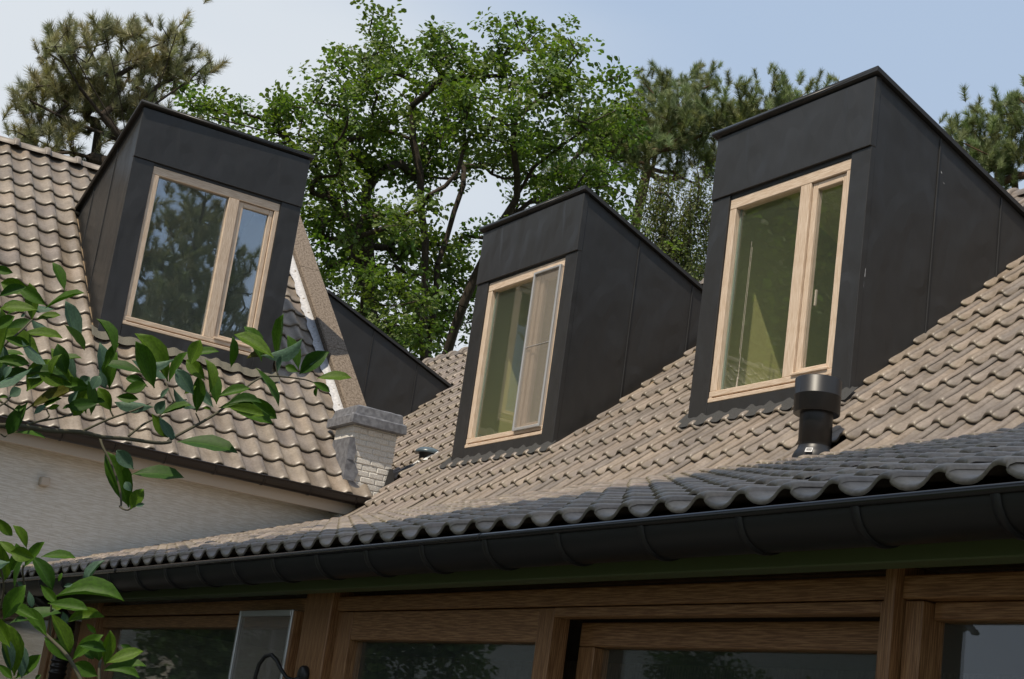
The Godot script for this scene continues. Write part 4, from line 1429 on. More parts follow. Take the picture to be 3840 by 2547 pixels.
func foreground_shrub():
	var s := thing("magnolia_shrub", "leafy shrub reaching into view in front of the white wing", "shrub", Vector3(SHRUB_TOP.x, 0, SHRUB_TOP.z))
	var base := s.position
	var st := tool()
	st.set_smooth_group(0)
	tube(st, [Vector3.ZERO, Vector3(0.03, 0.5, -0.02), Vector3(-0.02, 0.95, 0.0), SHRUB_TOP - base + Vector3(0, -0.12, 0.0), SHRUB_TOP - base], [0.03, 0.026, 0.02, 0.013, 0.009], 8)
	tube(st, [Vector3(0, 0.25, 0), (SHRUB_LOW - base) * Vector3(0.5, 0.75, 0.5), SHRUB_LOW - base], [0.016, 0.011, 0.007], 7)
	done("trunk", st, M.bark_green, s)
	for q in STEMS:
		var pts := []
		for i in range(2, q.size(), 3): pts.append(v3(q, i) - base)
		# smooth the path
		var path := []
		var rad := []
		for i in pts.size() - 1:
			var p0: Vector3 = pts[max(i - 1, 0)]
			var p3: Vector3 = pts[min(i + 2, pts.size() - 1)]
			for k in 4:
				path.append(pts[i].cubic_interpolate(pts[i + 1], p0, p3, k / 4.0))
		path.append(pts[pts.size() - 1])
		for i in path.size(): rad.append(lerpf(q[0], q[1], float(i) / (path.size() - 1)))
		var b := tool()
		b.set_smooth_group(0)
		tube(b, path, rad, 7)
		done("branch", b, M.bark_green, s)
	var blades := [blade(0.10, 0.30), blade(0.26, 0.50), blade(-0.14, 0.42), blade(0.18, 0.16)]
	for i in LEAVES.size():
		var l: Array = LEAVES[i]
		var d := v3(l, 3).normalized()
		var n := v3(l, 6).normalized()
		var x := n.cross(d).normalized()
		n = d.cross(x)
		var b := Basis(x * l[10], n * l[9], d * l[9])
		var m = [M.leaf_top, M.leaf_top, M.leaf_young, M.leaf_old][(i * 7 + i / 3) % 4]
		if l[11] == 1: m = M.leaf_under
		elif l[11] == 2: m = M.leaf_red
		put("leaf", blades[i % 4], m, s, Transform3D(b, v3(l, 0) - base))

const LEAVES := [
[-2.247,2.151,-0.442,0.385,-0.031,-0.922,0.921,-0.054,0.386,0.0310,0.0124,0],
[-2.215,2.109,-0.455,0.398,0.501,-0.769,0.869,0.062,0.49,0.0369,0.0148,0],
[-2.38,2.125,-0.541,0.021,0.961,0.277,0.998,-0.003,-0.064,0.0541,0.0217,0],
[-2.399,2.133,-0.551,0.35,0.369,-0.861,0.751,0.438,0.494,0.0347,0.0139,0],
[-2.236,2.114,-0.496,-0.645,-0.26,0.719,0.511,0.552,0.658,0.0363,0.0145,0],
[-2.34,2.116,-0.497,0.497,0.435,-0.751,0.685,0.335,0.647,0.0288,0.0115,0],
[-2.196,2.061,-0.454,0.465,0.632,-0.62,0.828,-0.061,0.558,0.0320,0.0165,0],
[-2.361,2.096,-0.502,0.597,0.453,-0.662,0.736,0.017,0.676,0.0433,0.0173,0],
[-2.351,2.096,-0.524,0.336,0.106,-0.936,0.671,0.67,0.317,0.0571,0.0228,0],
[-2.31,2.074,-0.474,0.599,-0.19,-0.778,0.692,0.612,0.383,0.0769,0.0308,0],
[-2.328,2.079,-0.537,0.125,-0.878,-0.462,0.928,-0.062,0.368,0.0270,0.0118,0],
[-2.346,2.059,-0.496,0.449,0.169,-0.877,0.529,0.741,0.414,0.0375,0.0150,0],
[-2.252,2.033,-0.476,0.331,0.079,-0.94,0.933,0.124,0.339,0.0443,0.0177,0],
[-2.32,2.01,-0.501,0.582,0.5,-0.641,0.639,0.205,0.741,0.0540,0.0216,0],
[-2.384,2.025,-0.556,0.251,0.903,-0.35,0.819,-0.005,0.573,0.0554,0.0324,0],
[-2.41,2.05,-0.63,-0.284,0.77,0.571,0.932,0.362,-0.026,0.0714,0.0286,0],
[-2.386,2.072,-0.578,0.45,0.322,-0.833,0.438,0.733,0.52,0.0477,0.0191,0],
[-2.431,2.065,-0.685,0.214,0.972,0.1,0.738,-0.228,0.636,0.0556,0.0251,0],
[-2.465,2.063,-0.648,0.537,0.705,-0.463,0.756,-0.158,0.635,0.0236,0.0189,1],
[-2.318,2.037,-0.629,0.278,0.937,-0.211,0.783,-0.094,0.615,0.0214,0.0179,1],
[-2.396,2.082,-0.655,-0.003,-0.869,-0.494,0.966,-0.13,0.222,0.0285,0.0114,1],
[-2.46,2.102,-0.778,-0.037,0.727,0.686,0.962,0.212,-0.173,0.0880,0.0352,0],
[-2.389,2.073,-0.738,0.123,0.793,0.596,0.991,-0.062,-0.122,0.0755,0.0302,0],
[-2.512,2.134,-0.756,0.122,-0.488,-0.864,-0.875,-0.464,0.139,0.0395,0.0158,1],
[-2.526,2.115,-0.802,0.524,0.838,-0.156,0.322,-0.025,0.946,0.0578,0.0231,0],
[-2.512,2.097,-0.766,-0.528,0.273,0.804,0.848,0.223,0.481,0.0395,0.0158,0],
[-2.342,2.043,-0.604,0.008,0.62,0.784,0.992,0.092,-0.083,0.0367,0.0147,0],
[-2.319,2.074,-0.491,0.118,0.976,0.186,0.795,0.02,-0.606,0.0444,0.0178,0],
[-2.285,2.027,-0.486,0.597,0.761,-0.254,0.669,-0.298,0.681,0.0182,0.0126,0],
[-2.325,2.114,-0.513,0.669,0.529,-0.522,0.694,-0.195,0.693,0.0073,0.0047,1],
[-2.348,1.997,-0.555,0.649,0.407,-0.643,0.432,0.498,0.752,0.0698,0.0279,2],
[-2.258,1.988,-0.531,-0.545,-0.812,0.209,0.687,-0.29,0.666,0.0541,0.0225,0],
[-2.408,2.053,-0.649,-0.51,-0.838,0.194,0.701,-0.275,0.658,0.0475,0.0278,0],
[-2.322,2.031,-0.611,-0.355,-0.893,0.277,0.779,-0.119,0.615,0.0227,0.0110,1],
[-2.456,2.06,-0.704,0.648,-0.004,-0.762,0.761,-0.053,0.647,0.0365,0.0151,0],
[-2.43,2.066,-0.707,0.336,0.49,-0.805,0.916,0.028,0.4,0.0339,0.0183,0],
[-2.446,2.059,-0.674,0.222,-0.326,-0.919,0.954,-0.12,0.273,0.0140,0.0083,0],
[-2.364,2.032,-0.644,0.394,-0.047,-0.918,0.917,-0.055,0.396,0.0185,0.0080,0],
[-2.516,2.084,-0.798,-0.469,-0.858,0.207,0.723,-0.239,0.648,0.0254,0.0192,1],
[-2.475,2.047,-0.781,0.296,-0.728,-0.619,0.952,0.173,0.252,0.0399,0.0160,1],
[-2.418,2.042,-0.765,0.374,0.484,-0.791,0.552,0.569,0.61,0.0461,0.0184,0],
[-2.509,1.909,-0.772,0.041,0.822,0.568,0.993,-0.097,0.068,0.0926,0.0370,0],
[-2.48,1.963,-0.759,-0.19,0.624,0.758,0.935,-0.122,0.334,0.0387,0.0220,1],
[-2.525,1.961,-0.771,0.369,0.141,-0.919,0.687,0.624,0.372,0.0795,0.0318,0],
[-2.438,1.898,-0.753,0.347,0.899,-0.266,0.779,-0.118,0.616,0.0357,0.0215,0],
[-2.406,1.92,-0.739,-0.158,0.733,0.662,0.931,-0.112,0.347,0.0164,0.0123,1],
[-2.389,1.898,-0.744,0.612,0.301,-0.731,0.782,-0.092,0.616,0.0145,0.0065,1],
[-2.287,1.949,-0.529,0.312,0.03,-0.949,0.462,0.868,0.18,0.0417,0.0167,0],
[-2.225,1.985,-0.498,0.405,0.661,-0.632,0.852,-0.023,0.523,0.0181,0.0147,1],
[-2.201,2.002,-0.482,0.152,0.962,-0.227,0.803,0.014,0.596,0.0187,0.0109,1],
[-2.285,1.99,-0.566,0.666,0.372,-0.647,0.728,-0.134,0.672,0.0179,0.0076,0],
[-2.274,1.977,-0.546,0.303,0.772,-0.558,0.861,0.029,0.508,0.0196,0.0091,1],
[-2.38,2.039,-0.62,-0.475,0.458,0.751,0.846,0.003,0.534,0.0222,0.0096,0],
[-2.274,1.988,-0.496,0.652,0.209,-0.728,0.675,0.276,0.684,0.0132,0.0053,0],
[-2.269,1.977,-0.518,0.544,0.297,-0.785,0.832,-0.065,0.552,0.0130,0.0090,0],
[-2.448,2.023,-0.627,0.636,0.503,-0.586,0.665,0.029,0.747,0.0154,0.0062,0],
[-2.453,2.117,-0.834,-0.364,0.637,0.68,0.881,-0.002,0.473,0.0442,0.0220,0],
[-2.454,2.099,-0.845,-0.089,0.967,0.238,0.941,0.159,-0.297,0.0547,0.0219,0],
[-2.48,2.07,-0.839,0.14,0.971,0.195,0.99,-0.133,-0.048,0.0568,0.0227,0],
[-2.558,2.105,-0.896,-0.065,0.966,0.25,0.984,0.02,0.179,0.0541,0.0216,0],
[-2.491,2.105,-0.873,0.393,0.412,-0.822,0.713,0.428,0.555,0.0509,0.0204,0],
[-2.524,2.1,-0.9,0.439,0.271,-0.857,0.628,0.589,0.508,0.0569,0.0228,0],
[-2.5,2.094,-0.894,0.35,-0.092,-0.932,0.877,0.382,0.291,0.0597,0.0239,0],
[-2.451,2.088,-0.805,0.607,0.613,-0.506,0.73,-0.177,0.661,0.0218,0.0093,0],
[-2.421,2.044,-0.767,0.592,0.434,-0.679,0.357,0.615,0.703,0.0465,0.0186,0],
[-2.471,2.097,-0.793,0.054,-0.545,-0.836,-0.9,-0.39,0.196,0.0456,0.0182,1],
[-2.506,2.055,-0.792,0.24,-0.697,-0.675,-0.956,-0.291,-0.04,0.0407,0.0163,1],
[-2.641,2.045,-0.871,0.602,-0.015,-0.798,0.574,0.703,0.42,0.1030,0.0412,0],
[-2.499,2.189,-0.955,-0.517,0.418,0.747,0.801,0.544,0.25,0.0773,0.0309,0],
[-2.632,2.218,-1.002,-0.569,-0.071,0.82,0.627,0.608,0.488,0.0428,0.0171,2],
[-2.672,2.23,-1.028,0.4,0.903,0.159,0.086,-0.21,0.974,0.0797,0.0319,0],
[-2.667,2.219,-1.068,-0.082,0.899,0.431,0.974,0.164,-0.158,0.0634,0.0254,0],
[-2.626,2.206,-1.052,-0.527,0.297,0.796,0.831,-0.016,0.556,0.0249,0.0139,0],
[-2.574,2.191,-1.034,0.599,0.654,-0.462,0.723,-0.193,0.664,0.0619,0.0289,0],
[-2.567,2.206,-1.033,0.519,0.616,-0.593,0.798,-0.099,0.595,0.0299,0.0204,1],
[-2.669,2.213,-1.106,0.501,0.187,-0.845,0.662,0.546,0.513,0.0598,0.0239,0],
[-2.621,2.194,-1.079,0.276,-0.331,-0.902,0.96,0.146,0.24,0.0342,0.0137,0],
[-2.687,2.205,-1.117,-0.332,-0.934,-0.131,0.515,-0.296,0.804,0.0205,0.0082,0],
[-2.517,2.172,-0.973,0.425,0.905,0.028,0.427,-0.228,0.875,0.0289,0.0116,1],
[-2.554,2.211,-0.993,0.615,0.212,-0.759,0.785,-0.081,0.614,0.0155,0.0101,0],
[-2.481,2.098,-0.79,-0.317,-0.853,0.414,0.674,0.105,0.732,0.0214,0.0086,1],
[-2.548,2.093,-0.871,0.517,-0.11,-0.849,0.841,0.248,0.481,0.0136,0.0054,0],
[-2.263,2.067,-0.484,0.364,-0.124,-0.923,0.931,0.055,0.36,0.0351,0.0140,0],
[-2.617,2.182,-0.929,0.32,0.927,0.197,0.877,-0.21,-0.433,0.0523,0.0209,0],
[-2.292,2.158,-0.556,-0.247,0.85,0.465,0.932,0.34,-0.126,0.0451,0.0180,0],
[-2.26,2.029,-0.58,-0.27,0.027,0.962,0.599,0.787,0.146,0.0578,0.0231,0],
[-2.452,2.134,-0.806,0.194,0.97,-0.145,0.783,-0.064,0.619,0.0418,0.0243,0],
[-2.379,2.043,-0.552,0.343,0.583,-0.737,-0.368,-0.638,-0.676,0.0572,0.0229,1],
[-2.347,2.139,-0.548,0.679,0.427,-0.597,0.199,0.676,0.71,0.0640,0.0256,0],
[-2.355,2.101,-0.66,-0.161,0.834,0.528,0.841,0.396,-0.369,0.0588,0.0235,0],
[-2.391,2.084,-0.66,0.524,0.832,-0.181,0.48,-0.113,0.87,0.0439,0.0176,0],
[-2.383,2.089,-0.715,-0.436,0.131,0.89,0.696,0.676,0.242,0.0591,0.0236,0],
[-2.331,2.12,-0.575,0.234,-0.655,-0.718,0.841,0.507,-0.188,0.0465,0.0186,0],
[-2.548,2.199,-0.951,0.687,0.376,-0.622,-0.508,-0.363,-0.781,0.0782,0.0313,1],
[-2.64,2.147,-0.973,0.227,-0.447,-0.865,0.943,-0.121,0.31,0.0643,0.0258,0],
[-2.328,1.993,-0.565,0.646,0.539,-0.541,0.336,0.436,0.835,0.0373,0.0149,0],
[-2.35,2.006,-0.643,0.09,0.954,0.284,0.911,0.036,-0.412,0.0492,0.0197,0],
[-2.327,2.019,-0.504,0.066,0.921,0.383,0.954,0.055,-0.295,0.0630,0.0252,1],
[-2.342,2.156,-0.523,-0.454,0.156,0.877,0.883,-0.05,0.466,0.0444,0.0231,0],
[-2.25,2.067,-0.504,0.188,-0.61,-0.77,-0.903,-0.415,0.109,0.0455,0.0182,1],
[-2.537,2.166,-0.829,0.49,0.309,-0.815,0.611,0.545,0.574,0.0481,0.0192,0],
[-2.293,2.092,-0.514,-0.305,-0.147,0.941,-0.67,-0.669,-0.322,0.0419,0.0168,1],
[-2.502,2.088,-0.872,-0.349,0.635,0.689,0.931,0.153,0.331,0.0420,0.0168,1],
[-2.3,2.017,-0.637,-0.335,-0.287,0.897,0.937,-0.001,0.35,0.0438,0.0179,0],
[-2.435,2.087,-0.814,-0.071,0.708,0.703,0.942,-0.184,0.28,0.0470,0.0239,1],
[-2.388,2.026,-0.681,-0.039,0.762,0.647,0.94,-0.191,0.282,0.0379,0.0224,0],
[-2.447,2.057,-0.761,-0.351,-0.03,0.936,-0.778,-0.546,-0.31,0.0589,0.0236,1],
[-2.563,2.18,-0.952,0.089,-0.709,-0.7,0.759,0.503,-0.412,0.0736,0.0294,0],
[-2.355,2.046,-0.637,-0.645,0,0.764,0.76,0.098,0.642,0.0566,0.0227,0],
[-2.43,2.045,-0.623,0.24,0.929,0.281,0.965,-0.261,0.037,0.0617,0.0247,1],
[-2.239,2.026,-0.476,0.283,0.958,-0.042,0.273,-0.038,0.961,0.0576,0.0230,0],
[-2.245,1.981,-0.494,-0.461,-0.171,0.871,0.75,0.45,0.485,0.0411,0.0164,0],
[-2.368,2.11,-0.58,-0.244,0.336,0.91,-0.875,-0.48,-0.058,0.0444,0.0178,1],
[-2.43,2.132,-0.772,-0.366,-0.245,0.898,-0.623,-0.652,-0.432,0.0625,0.0250,1],
[-2.412,2.115,-0.622,-0.064,0.872,0.485,0.963,0.181,-0.198,0.0666,0.0266,1],
[-2.378,2.149,-0.568,-0.344,-0.059,0.937,-0.752,-0.581,-0.313,0.0403,0.0161,1],
[-2.514,2.058,-0.781,0.124,-0.713,-0.69,0.937,-0.144,0.317,0.0446,0.0197,0],
[-2.26,2.027,-0.556,0.17,0.981,-0.092,0.402,0.016,0.916,0.0363,0.0145,0],
[-2.436,2.022,-0.659,0.162,0.829,0.534,0.976,-0.056,-0.209,0.0588,0.0235,0],
[-2.474,2.073,-0.687,0.001,0.97,0.244,0.93,0.089,-0.357,0.0687,0.0275,1],
[-2.301,2.133,-0.538,-0.358,0.426,0.831,0.924,0.036,0.38,0.0459,0.0184,0],
[-2.298,2.046,-0.584,0.184,0.834,0.52,0.917,-0.336,0.215,0.0436,0.0219,0],
[-2.331,2.051,-0.548,0.196,-0.38,-0.904,0.955,-0.134,0.263,0.0461,0.0220,0],
[-2.209,2.103,-0.507,-0.487,-0.065,0.871,0.754,0.472,0.456,0.0504,0.0201,0],
[-2.555,2.099,-0.931,0.377,-0.11,-0.92,0.834,0.471,0.286,0.0606,0.0242,0],
[-2.632,2.209,-0.986,-0.231,0.834,0.501,0.973,0.211,0.096,0.0687,0.0275,0],
[-2.534,2.095,-0.892,0.552,0.217,-0.805,0.544,0.638,0.545,0.0573,0.0229,0],
[-2.174,2.019,-0.507,-0.534,-0.53,0.658,-0.396,-0.531,-0.749,0.0578,0.0231,1],
[-2.111,1.815,-0.488,0.081,-0.607,-0.791,0.95,-0.194,0.246,0.0302,0.0131,0],
[-1.986,1.774,-0.501,-0.081,0.78,0.62,0.958,0.233,-0.167,0.0314,0.0126,0],
[-2.019,1.755,-0.511,0.468,0.812,-0.349,0.559,0.033,0.829,0.0396,0.0158,0],
[-2.142,1.769,-0.539,0.08,0.858,0.508,0.933,-0.245,0.265,0.0266,0.0107,0],
[-2.191,1.785,-0.573,0.317,0.145,-0.937,0.655,0.681,0.327,0.0438,0.0175,0],
[-2.161,1.782,-0.552,0.288,-0.724,-0.626,0.951,0.294,0.098,0.0525,0.0210,0],
[-2.121,1.786,-0.502,-0.259,-0.887,-0.382,0.954,-0.296,0.041,0.0474,0.0190,0],
[-2.147,1.791,-0.506,0.519,-0.438,-0.734,0.854,0.312,0.417,0.0303,0.0121,0],
[-1.986,1.69,-0.492,0.472,0.855,-0.213,0.723,-0.238,0.649,0.0481,0.0232,0],
[-2.188,1.738,-0.601,0.539,0.134,-0.832,0.481,0.761,0.434,0.0887,0.0355,0],
[-2.077,1.722,-0.563,0.418,-0.035,-0.908,0.722,0.618,0.31,0.0498,0.0199,0],
[-2.145,1.694,-0.54,0.48,0.374,-0.794,0.429,0.689,0.584,0.0636,0.0254,0],
[-2.138,1.715,-0.585,0.076,-0.795,-0.601,0.944,0.252,-0.215,0.0575,0.0230,0],
[-2.208,1.709,-0.627,0.673,0.295,-0.678,0.517,0.468,0.717,0.0532,0.0213,0],
[-2.103,1.744,-0.557,0.379,-0.627,-0.681,0.902,0.087,0.422,0.0310,0.0124,0],
[-2.053,1.748,-0.564,0.206,0.972,-0.11,0.774,-0.093,0.626,0.0114,0.0054,0],
[-2.15,1.662,-0.628,0.541,0.705,-0.459,0.554,0.113,0.825,0.0516,0.0206,0],
[-2.143,1.666,-0.66,0.038,0.938,0.344,0.937,-0.152,0.313,0.0302,0.0203,0],
[-2.13,1.661,-0.664,0.159,0.983,0.096,0.983,-0.149,-0.108,0.0450,0.0180,0],
[-2.153,1.665,-0.673,0.343,0.473,-0.812,0.714,0.43,0.552,0.0482,0.0193,0],
[-2.172,1.657,-0.677,0.415,0.245,-0.877,0.44,0.789,0.428,0.0546,0.0218,0],
[-2.235,1.657,-0.697,0.513,-0.004,-0.859,0.606,0.71,0.359,0.0491,0.0196,0],
[-2.13,1.647,-0.658,-0.31,0.357,0.881,0.928,-0.087,0.362,0.0333,0.0201,0],
[-2.221,1.681,-0.657,0.287,-0.51,-0.811,0.943,0,0.334,0.0222,0.0089,0],
[-2.179,1.711,-0.645,0.364,-0.579,-0.729,0.923,0.12,0.366,0.0181,0.0072,0],
[-2.091,1.631,-0.544,0.164,0.871,0.464,0.939,0.007,-0.344,0.0714,0.0286,0],
[-2.106,1.629,-0.551,0.413,0.77,-0.487,0.812,-0.07,0.579,0.0418,0.0175,0],
[-2.099,1.63,-0.556,0.107,0.965,0.24,0.994,-0.108,-0.008,0.0420,0.0168,1],
[-2.082,1.635,-0.537,0.171,0.883,0.436,0.949,-0.028,-0.315,0.0445,0.0178,1],
[-2.199,1.632,-0.6,0.4,0.773,-0.493,0.818,-0.059,0.572,0.0098,0.0054,0],
[-2.176,1.721,-0.611,-0.194,-0.842,-0.504,0.915,-0.341,0.217,0.0165,0.0096,1],
[-2.08,1.733,-0.538,0.032,-0.922,-0.386,0.98,-0.046,0.192,0.0210,0.0084,1],
[-2.102,1.747,-0.585,0.595,0.366,-0.715,0.788,-0.094,0.608,0.0115,0.0055,1],
[-2.037,1.739,-0.511,0.382,-0.494,-0.781,0.888,-0.036,0.458,0.0086,0.0053,1],
[-2.017,1.641,-0.504,0.251,-0.604,-0.757,0.967,0.129,0.219,0.0238,0.0095,0],
[-2.183,1.692,-0.696,0.468,-0.242,-0.85,0.87,-0.042,0.491,0.0182,0.0083,0],
[-2.212,1.696,-0.664,0.404,-0.451,-0.796,0.883,-0.035,0.468,0.0192,0.0098,0],
[-2.239,1.756,-0.652,0.259,0.929,-0.264,0.256,0.198,0.946,0.0474,0.0190,1],
[-2.043,1.699,-0.546,-0.518,0.31,0.797,0.813,0.468,0.346,0.0404,0.0162,0],
[-1.953,1.753,-0.477,-0.358,-0.304,0.883,-0.845,-0.297,-0.445,0.0489,0.0196,1],
[-2.215,1.662,-0.643,-0.057,0.555,0.83,0.998,0.002,0.067,0.0449,0.0180,0],
[-2.095,1.679,-0.615,0.322,-0.027,-0.946,0.887,0.357,0.292,0.0352,0.0141,0],
[-1.963,1.66,-0.5,-0.181,0.784,0.594,0.923,-0.073,0.377,0.0405,0.0177,0],
[-2.033,1.733,-0.487,-0.133,0.577,0.806,0.948,-0.164,0.274,0.0331,0.0182,0],
[-1.976,1.755,-0.478,-0.68,-0.307,0.665,0.722,-0.125,0.68,0.0377,0.0172,1],
[-2.054,1.75,-0.505,0.513,0.817,-0.264,0.717,-0.239,0.655,0.0331,0.0158,0],
[-2.085,1.684,-0.572,-0.303,0.666,0.682,0.941,0.324,0.101,0.0440,0.0176,0],
[-2.036,1.729,-0.51,0.423,0.903,0.077,0.108,-0.134,0.985,0.0398,0.0159,0],
[-2.188,1.71,-0.59,0.654,0.512,-0.557,0.351,0.447,0.823,0.0444,0.0178,0],
[-1.983,1.765,-0.511,-0.241,0.098,0.966,0.965,-0.08,0.249,0.0275,0.0181,0],
[-2.134,1.759,-0.514,0.077,0.912,0.403,0.994,-0.101,0.04,0.0301,0.0121,0]]
const STEMS := [
[0.0043,0.0011,-2.338,1.819,-0.242,-2.307,1.885,-0.354,-2.283,1.941,-0.457,-2.298,1.956,-0.511,-2.325,1.966,-0.547,-2.349,1.972,-0.59,-2.369,1.983,-0.639,-2.396,1.987,-0.677,-2.419,1.996,-0.721,-2.437,2.003,-0.773,-2.467,2.014,-0.803,-2.508,2.024,-0.815,-2.521,2.062,-0.862,-2.54,2.094,-0.899,-2.567,2.123,-0.925,-2.591,2.154,-0.955,-2.616,2.179,-0.986,-2.642,2.193,-1.022,-2.659,2.203,-1.076,-2.689,2.209,-1.108],
[0.0020,0.0011,-2.463,2,-0.667,-2.457,2.025,-0.7,-2.452,2.046,-0.734,-2.454,2.063,-0.757],
[0.0020,0.0011,-2.527,2.018,-0.755,-2.537,2.042,-0.777,-2.546,2.064,-0.803,-2.556,2.091,-0.824,-2.568,2.103,-0.849],
[0.0021,0.0012,-2.501,2.002,-0.705,-2.493,1.988,-0.71,-2.484,1.966,-0.724,-2.476,1.933,-0.741,-2.471,1.907,-0.748,-2.465,1.902,-0.745,-2.453,1.898,-0.754,-2.435,1.911,-0.764],
[0.0018,0.0011,-2.356,1.972,-0.557,-2.361,1.98,-0.569,-2.363,1.988,-0.587,-2.364,1.997,-0.608,-2.368,2.006,-0.622],
[0.0013,0.0011,-2.437,2.027,-0.7,-2.438,2.037,-0.693,-2.437,2.049,-0.689],
[0.0014,0.0011,-2.541,2.09,-0.82,-2.552,2.107,-0.813,-2.562,2.121,-0.808],
[0.0013,0.0011,-2.349,1.977,-0.566,-2.347,1.989,-0.584,-2.356,1.998,-0.584,-2.367,2.006,-0.581],
[0.0015,0.0011,-2.267,1.983,-0.497,-2.276,1.978,-0.519,-2.288,1.979,-0.532,-2.299,1.989,-0.544],
[0.0011,0.0011,-2.438,2.04,-0.691,-2.422,2.036,-0.67,-2.407,2.026,-0.648],
[0.0010,0.0011,-2.544,2.066,-0.87,-2.535,2.071,-0.863,-2.526,2.077,-0.854],
[0.0013,0.0011,-2.654,2.196,-1.028,-2.654,2.21,-1.022,-2.652,2.227,-1.016],
[0.0010,0.0011,-2.274,1.942,-0.508,-2.281,1.94,-0.516,-2.289,1.944,-0.52],
[0.0025,0.0011,-2.277,1.916,-0.409,-2.262,1.982,-0.453,-2.262,2.042,-0.476,-2.264,2.083,-0.504,-2.279,2.104,-0.518],
[0.0015,0.0011,-2.248,1.936,-0.45,-2.247,1.98,-0.5,-2.27,2.012,-0.513,-2.296,2.02,-0.533],
[0.0030,0.0017,-2.062,1.535,-0.678,-2.074,1.618,-0.634,-2.088,1.66,-0.607,-2.107,1.682,-0.583,-2.127,1.702,-0.557,-2.147,1.713,-0.537],
[0.0015,0.0011,-2.137,1.703,-0.56,-2.118,1.728,-0.547,-2.099,1.751,-0.532,-2.08,1.762,-0.525],
[0.0030,0.0017,-2.07,1.521,-0.565,-2.058,1.6,-0.543,-2.054,1.63,-0.535],
[0.0025,0.0017,-2.169,1.53,-0.699,-2.168,1.615,-0.679,-2.172,1.657,-0.671,-2.179,1.668,-0.673],
[0.0015,0.0011,-2.127,1.683,-0.588,-2.123,1.71,-0.582,-2.12,1.725,-0.579],
[0.0015,0.0011,-2.102,1.706,-0.514,-2.07,1.733,-0.505,-2.044,1.757,-0.487]]
const SHRUB_TOP := Vector3(-2.338,1.819,-0.242)
const SHRUB_LOW := Vector3(-2.098,1.525,-0.617)
const OAK_BLOBS := [-30.245,16.362,-12.668,0.42,0.33,-29.544,15.744,-12.27,0.32,0.32,-31.245,16.26,-13.549,0.86,0.63,-28.114,15.17,-12.779,0.47,0.37,-28.084,14.716,-13.142,0.68,0.58,-30.475,15.149,-12.281,0.72,0.55,-27.702,13.279,-10.723,0.55,0.55,-29.696,13.506,-11.023,0.58,0.58,-31.735,13.982,-11.474,0.39,0.45,-30.133,14.089,-12.245,0.98,0.65,-29.24,14.219,-12.872,0.91,0.75,-30.741,15.06,-14.669,0.92,0.86,-27.894,15.477,-14.009,0.53,0.42,-28.835,16.413,-15.119,0.50,0.50,-27.17,15.441,-14.888,0.63,0.47,-25.617,15.038,-14.515,0.28,0.30,-27.622,14.867,-14.32,0.79,0.63,-26.413,14.481,-14.747,0.72,0.56,-26.316,13.325,-13.499,0.85,0.75,-26.977,13.854,-14.893,0.83,0.67,-25.827,13.857,-15.198,0.76,0.61,-26.749,15.324,-16.42,0.13,0.24,-27.996,15.332,-17.279,0.56,0.44,-27.966,15.044,-17.709,0.33,0.33,-28.937,14.857,-17.444,0.80,0.57,-29.559,12.585,-11.248,0.78,0.68,-30.69,13.329,-12.712,0.94,0.77,-32.204,12.739,-12.721,0.80,0.80,-29.537,11.852,-12.539,0.79,0.74,-31.312,13.889,-13.998,0.91,0.80,-27.653,11.531,-12.866,0.55,0.66,-30.791,14.051,-14.933,0.74,0.74,-31.599,11.886,-14.173,1.14,0.91,-32.638,11.875,-13.397,0.86,0.86,-30.77,12.128,-14.986,0.56,0.68,-30.18,11.398,-15.107,0.83,0.72,-28.267,13.429,-14.439,0.69,0.48,-29.128,13.892,-15.768,0.61,0.55,-29.661,13.602,-16.743,0.68,0.57,-27.971,13.382,-16.556,0.81,0.60,-27.756,13.876,-17.195,0.55,0.44,-30.581,12.593,-16.119,0.51,0.31,-27.45,11.861,-15.072,0.57,0.36,-27.285,12.287,-15.707,0.52,0.37,-27.883,9.673,-12.683,1.10,0.90,-31.05,10.824,-15.687,0.91,0.74,-31.004,10.507,-13.186,0.77,0.66,-30.491,9.947,-14.888,0.99,0.61,-29.056,9.166,-13.074,0.77,0.41,-29.948,13.117,-8.789,0.31,0.31,-31.134,13.624,-9.639,0.59,0.37,-32.818,14.157,-10.73,0.51,0.40,-30.155,13.403,-10.149,0.37,0.31,-30.33,13.273,-10.648,0.42,0.42,-31.079,13.839,-8.951,0.19,0.24,-32.778,13.704,-10.68,0.34,0.23,-25.695,11.885,-16.449,0.30,0.30,-28.829,13.58,-18.113,0.28,0.28,-28.491,11.961,-10.116,0.30,0.30]
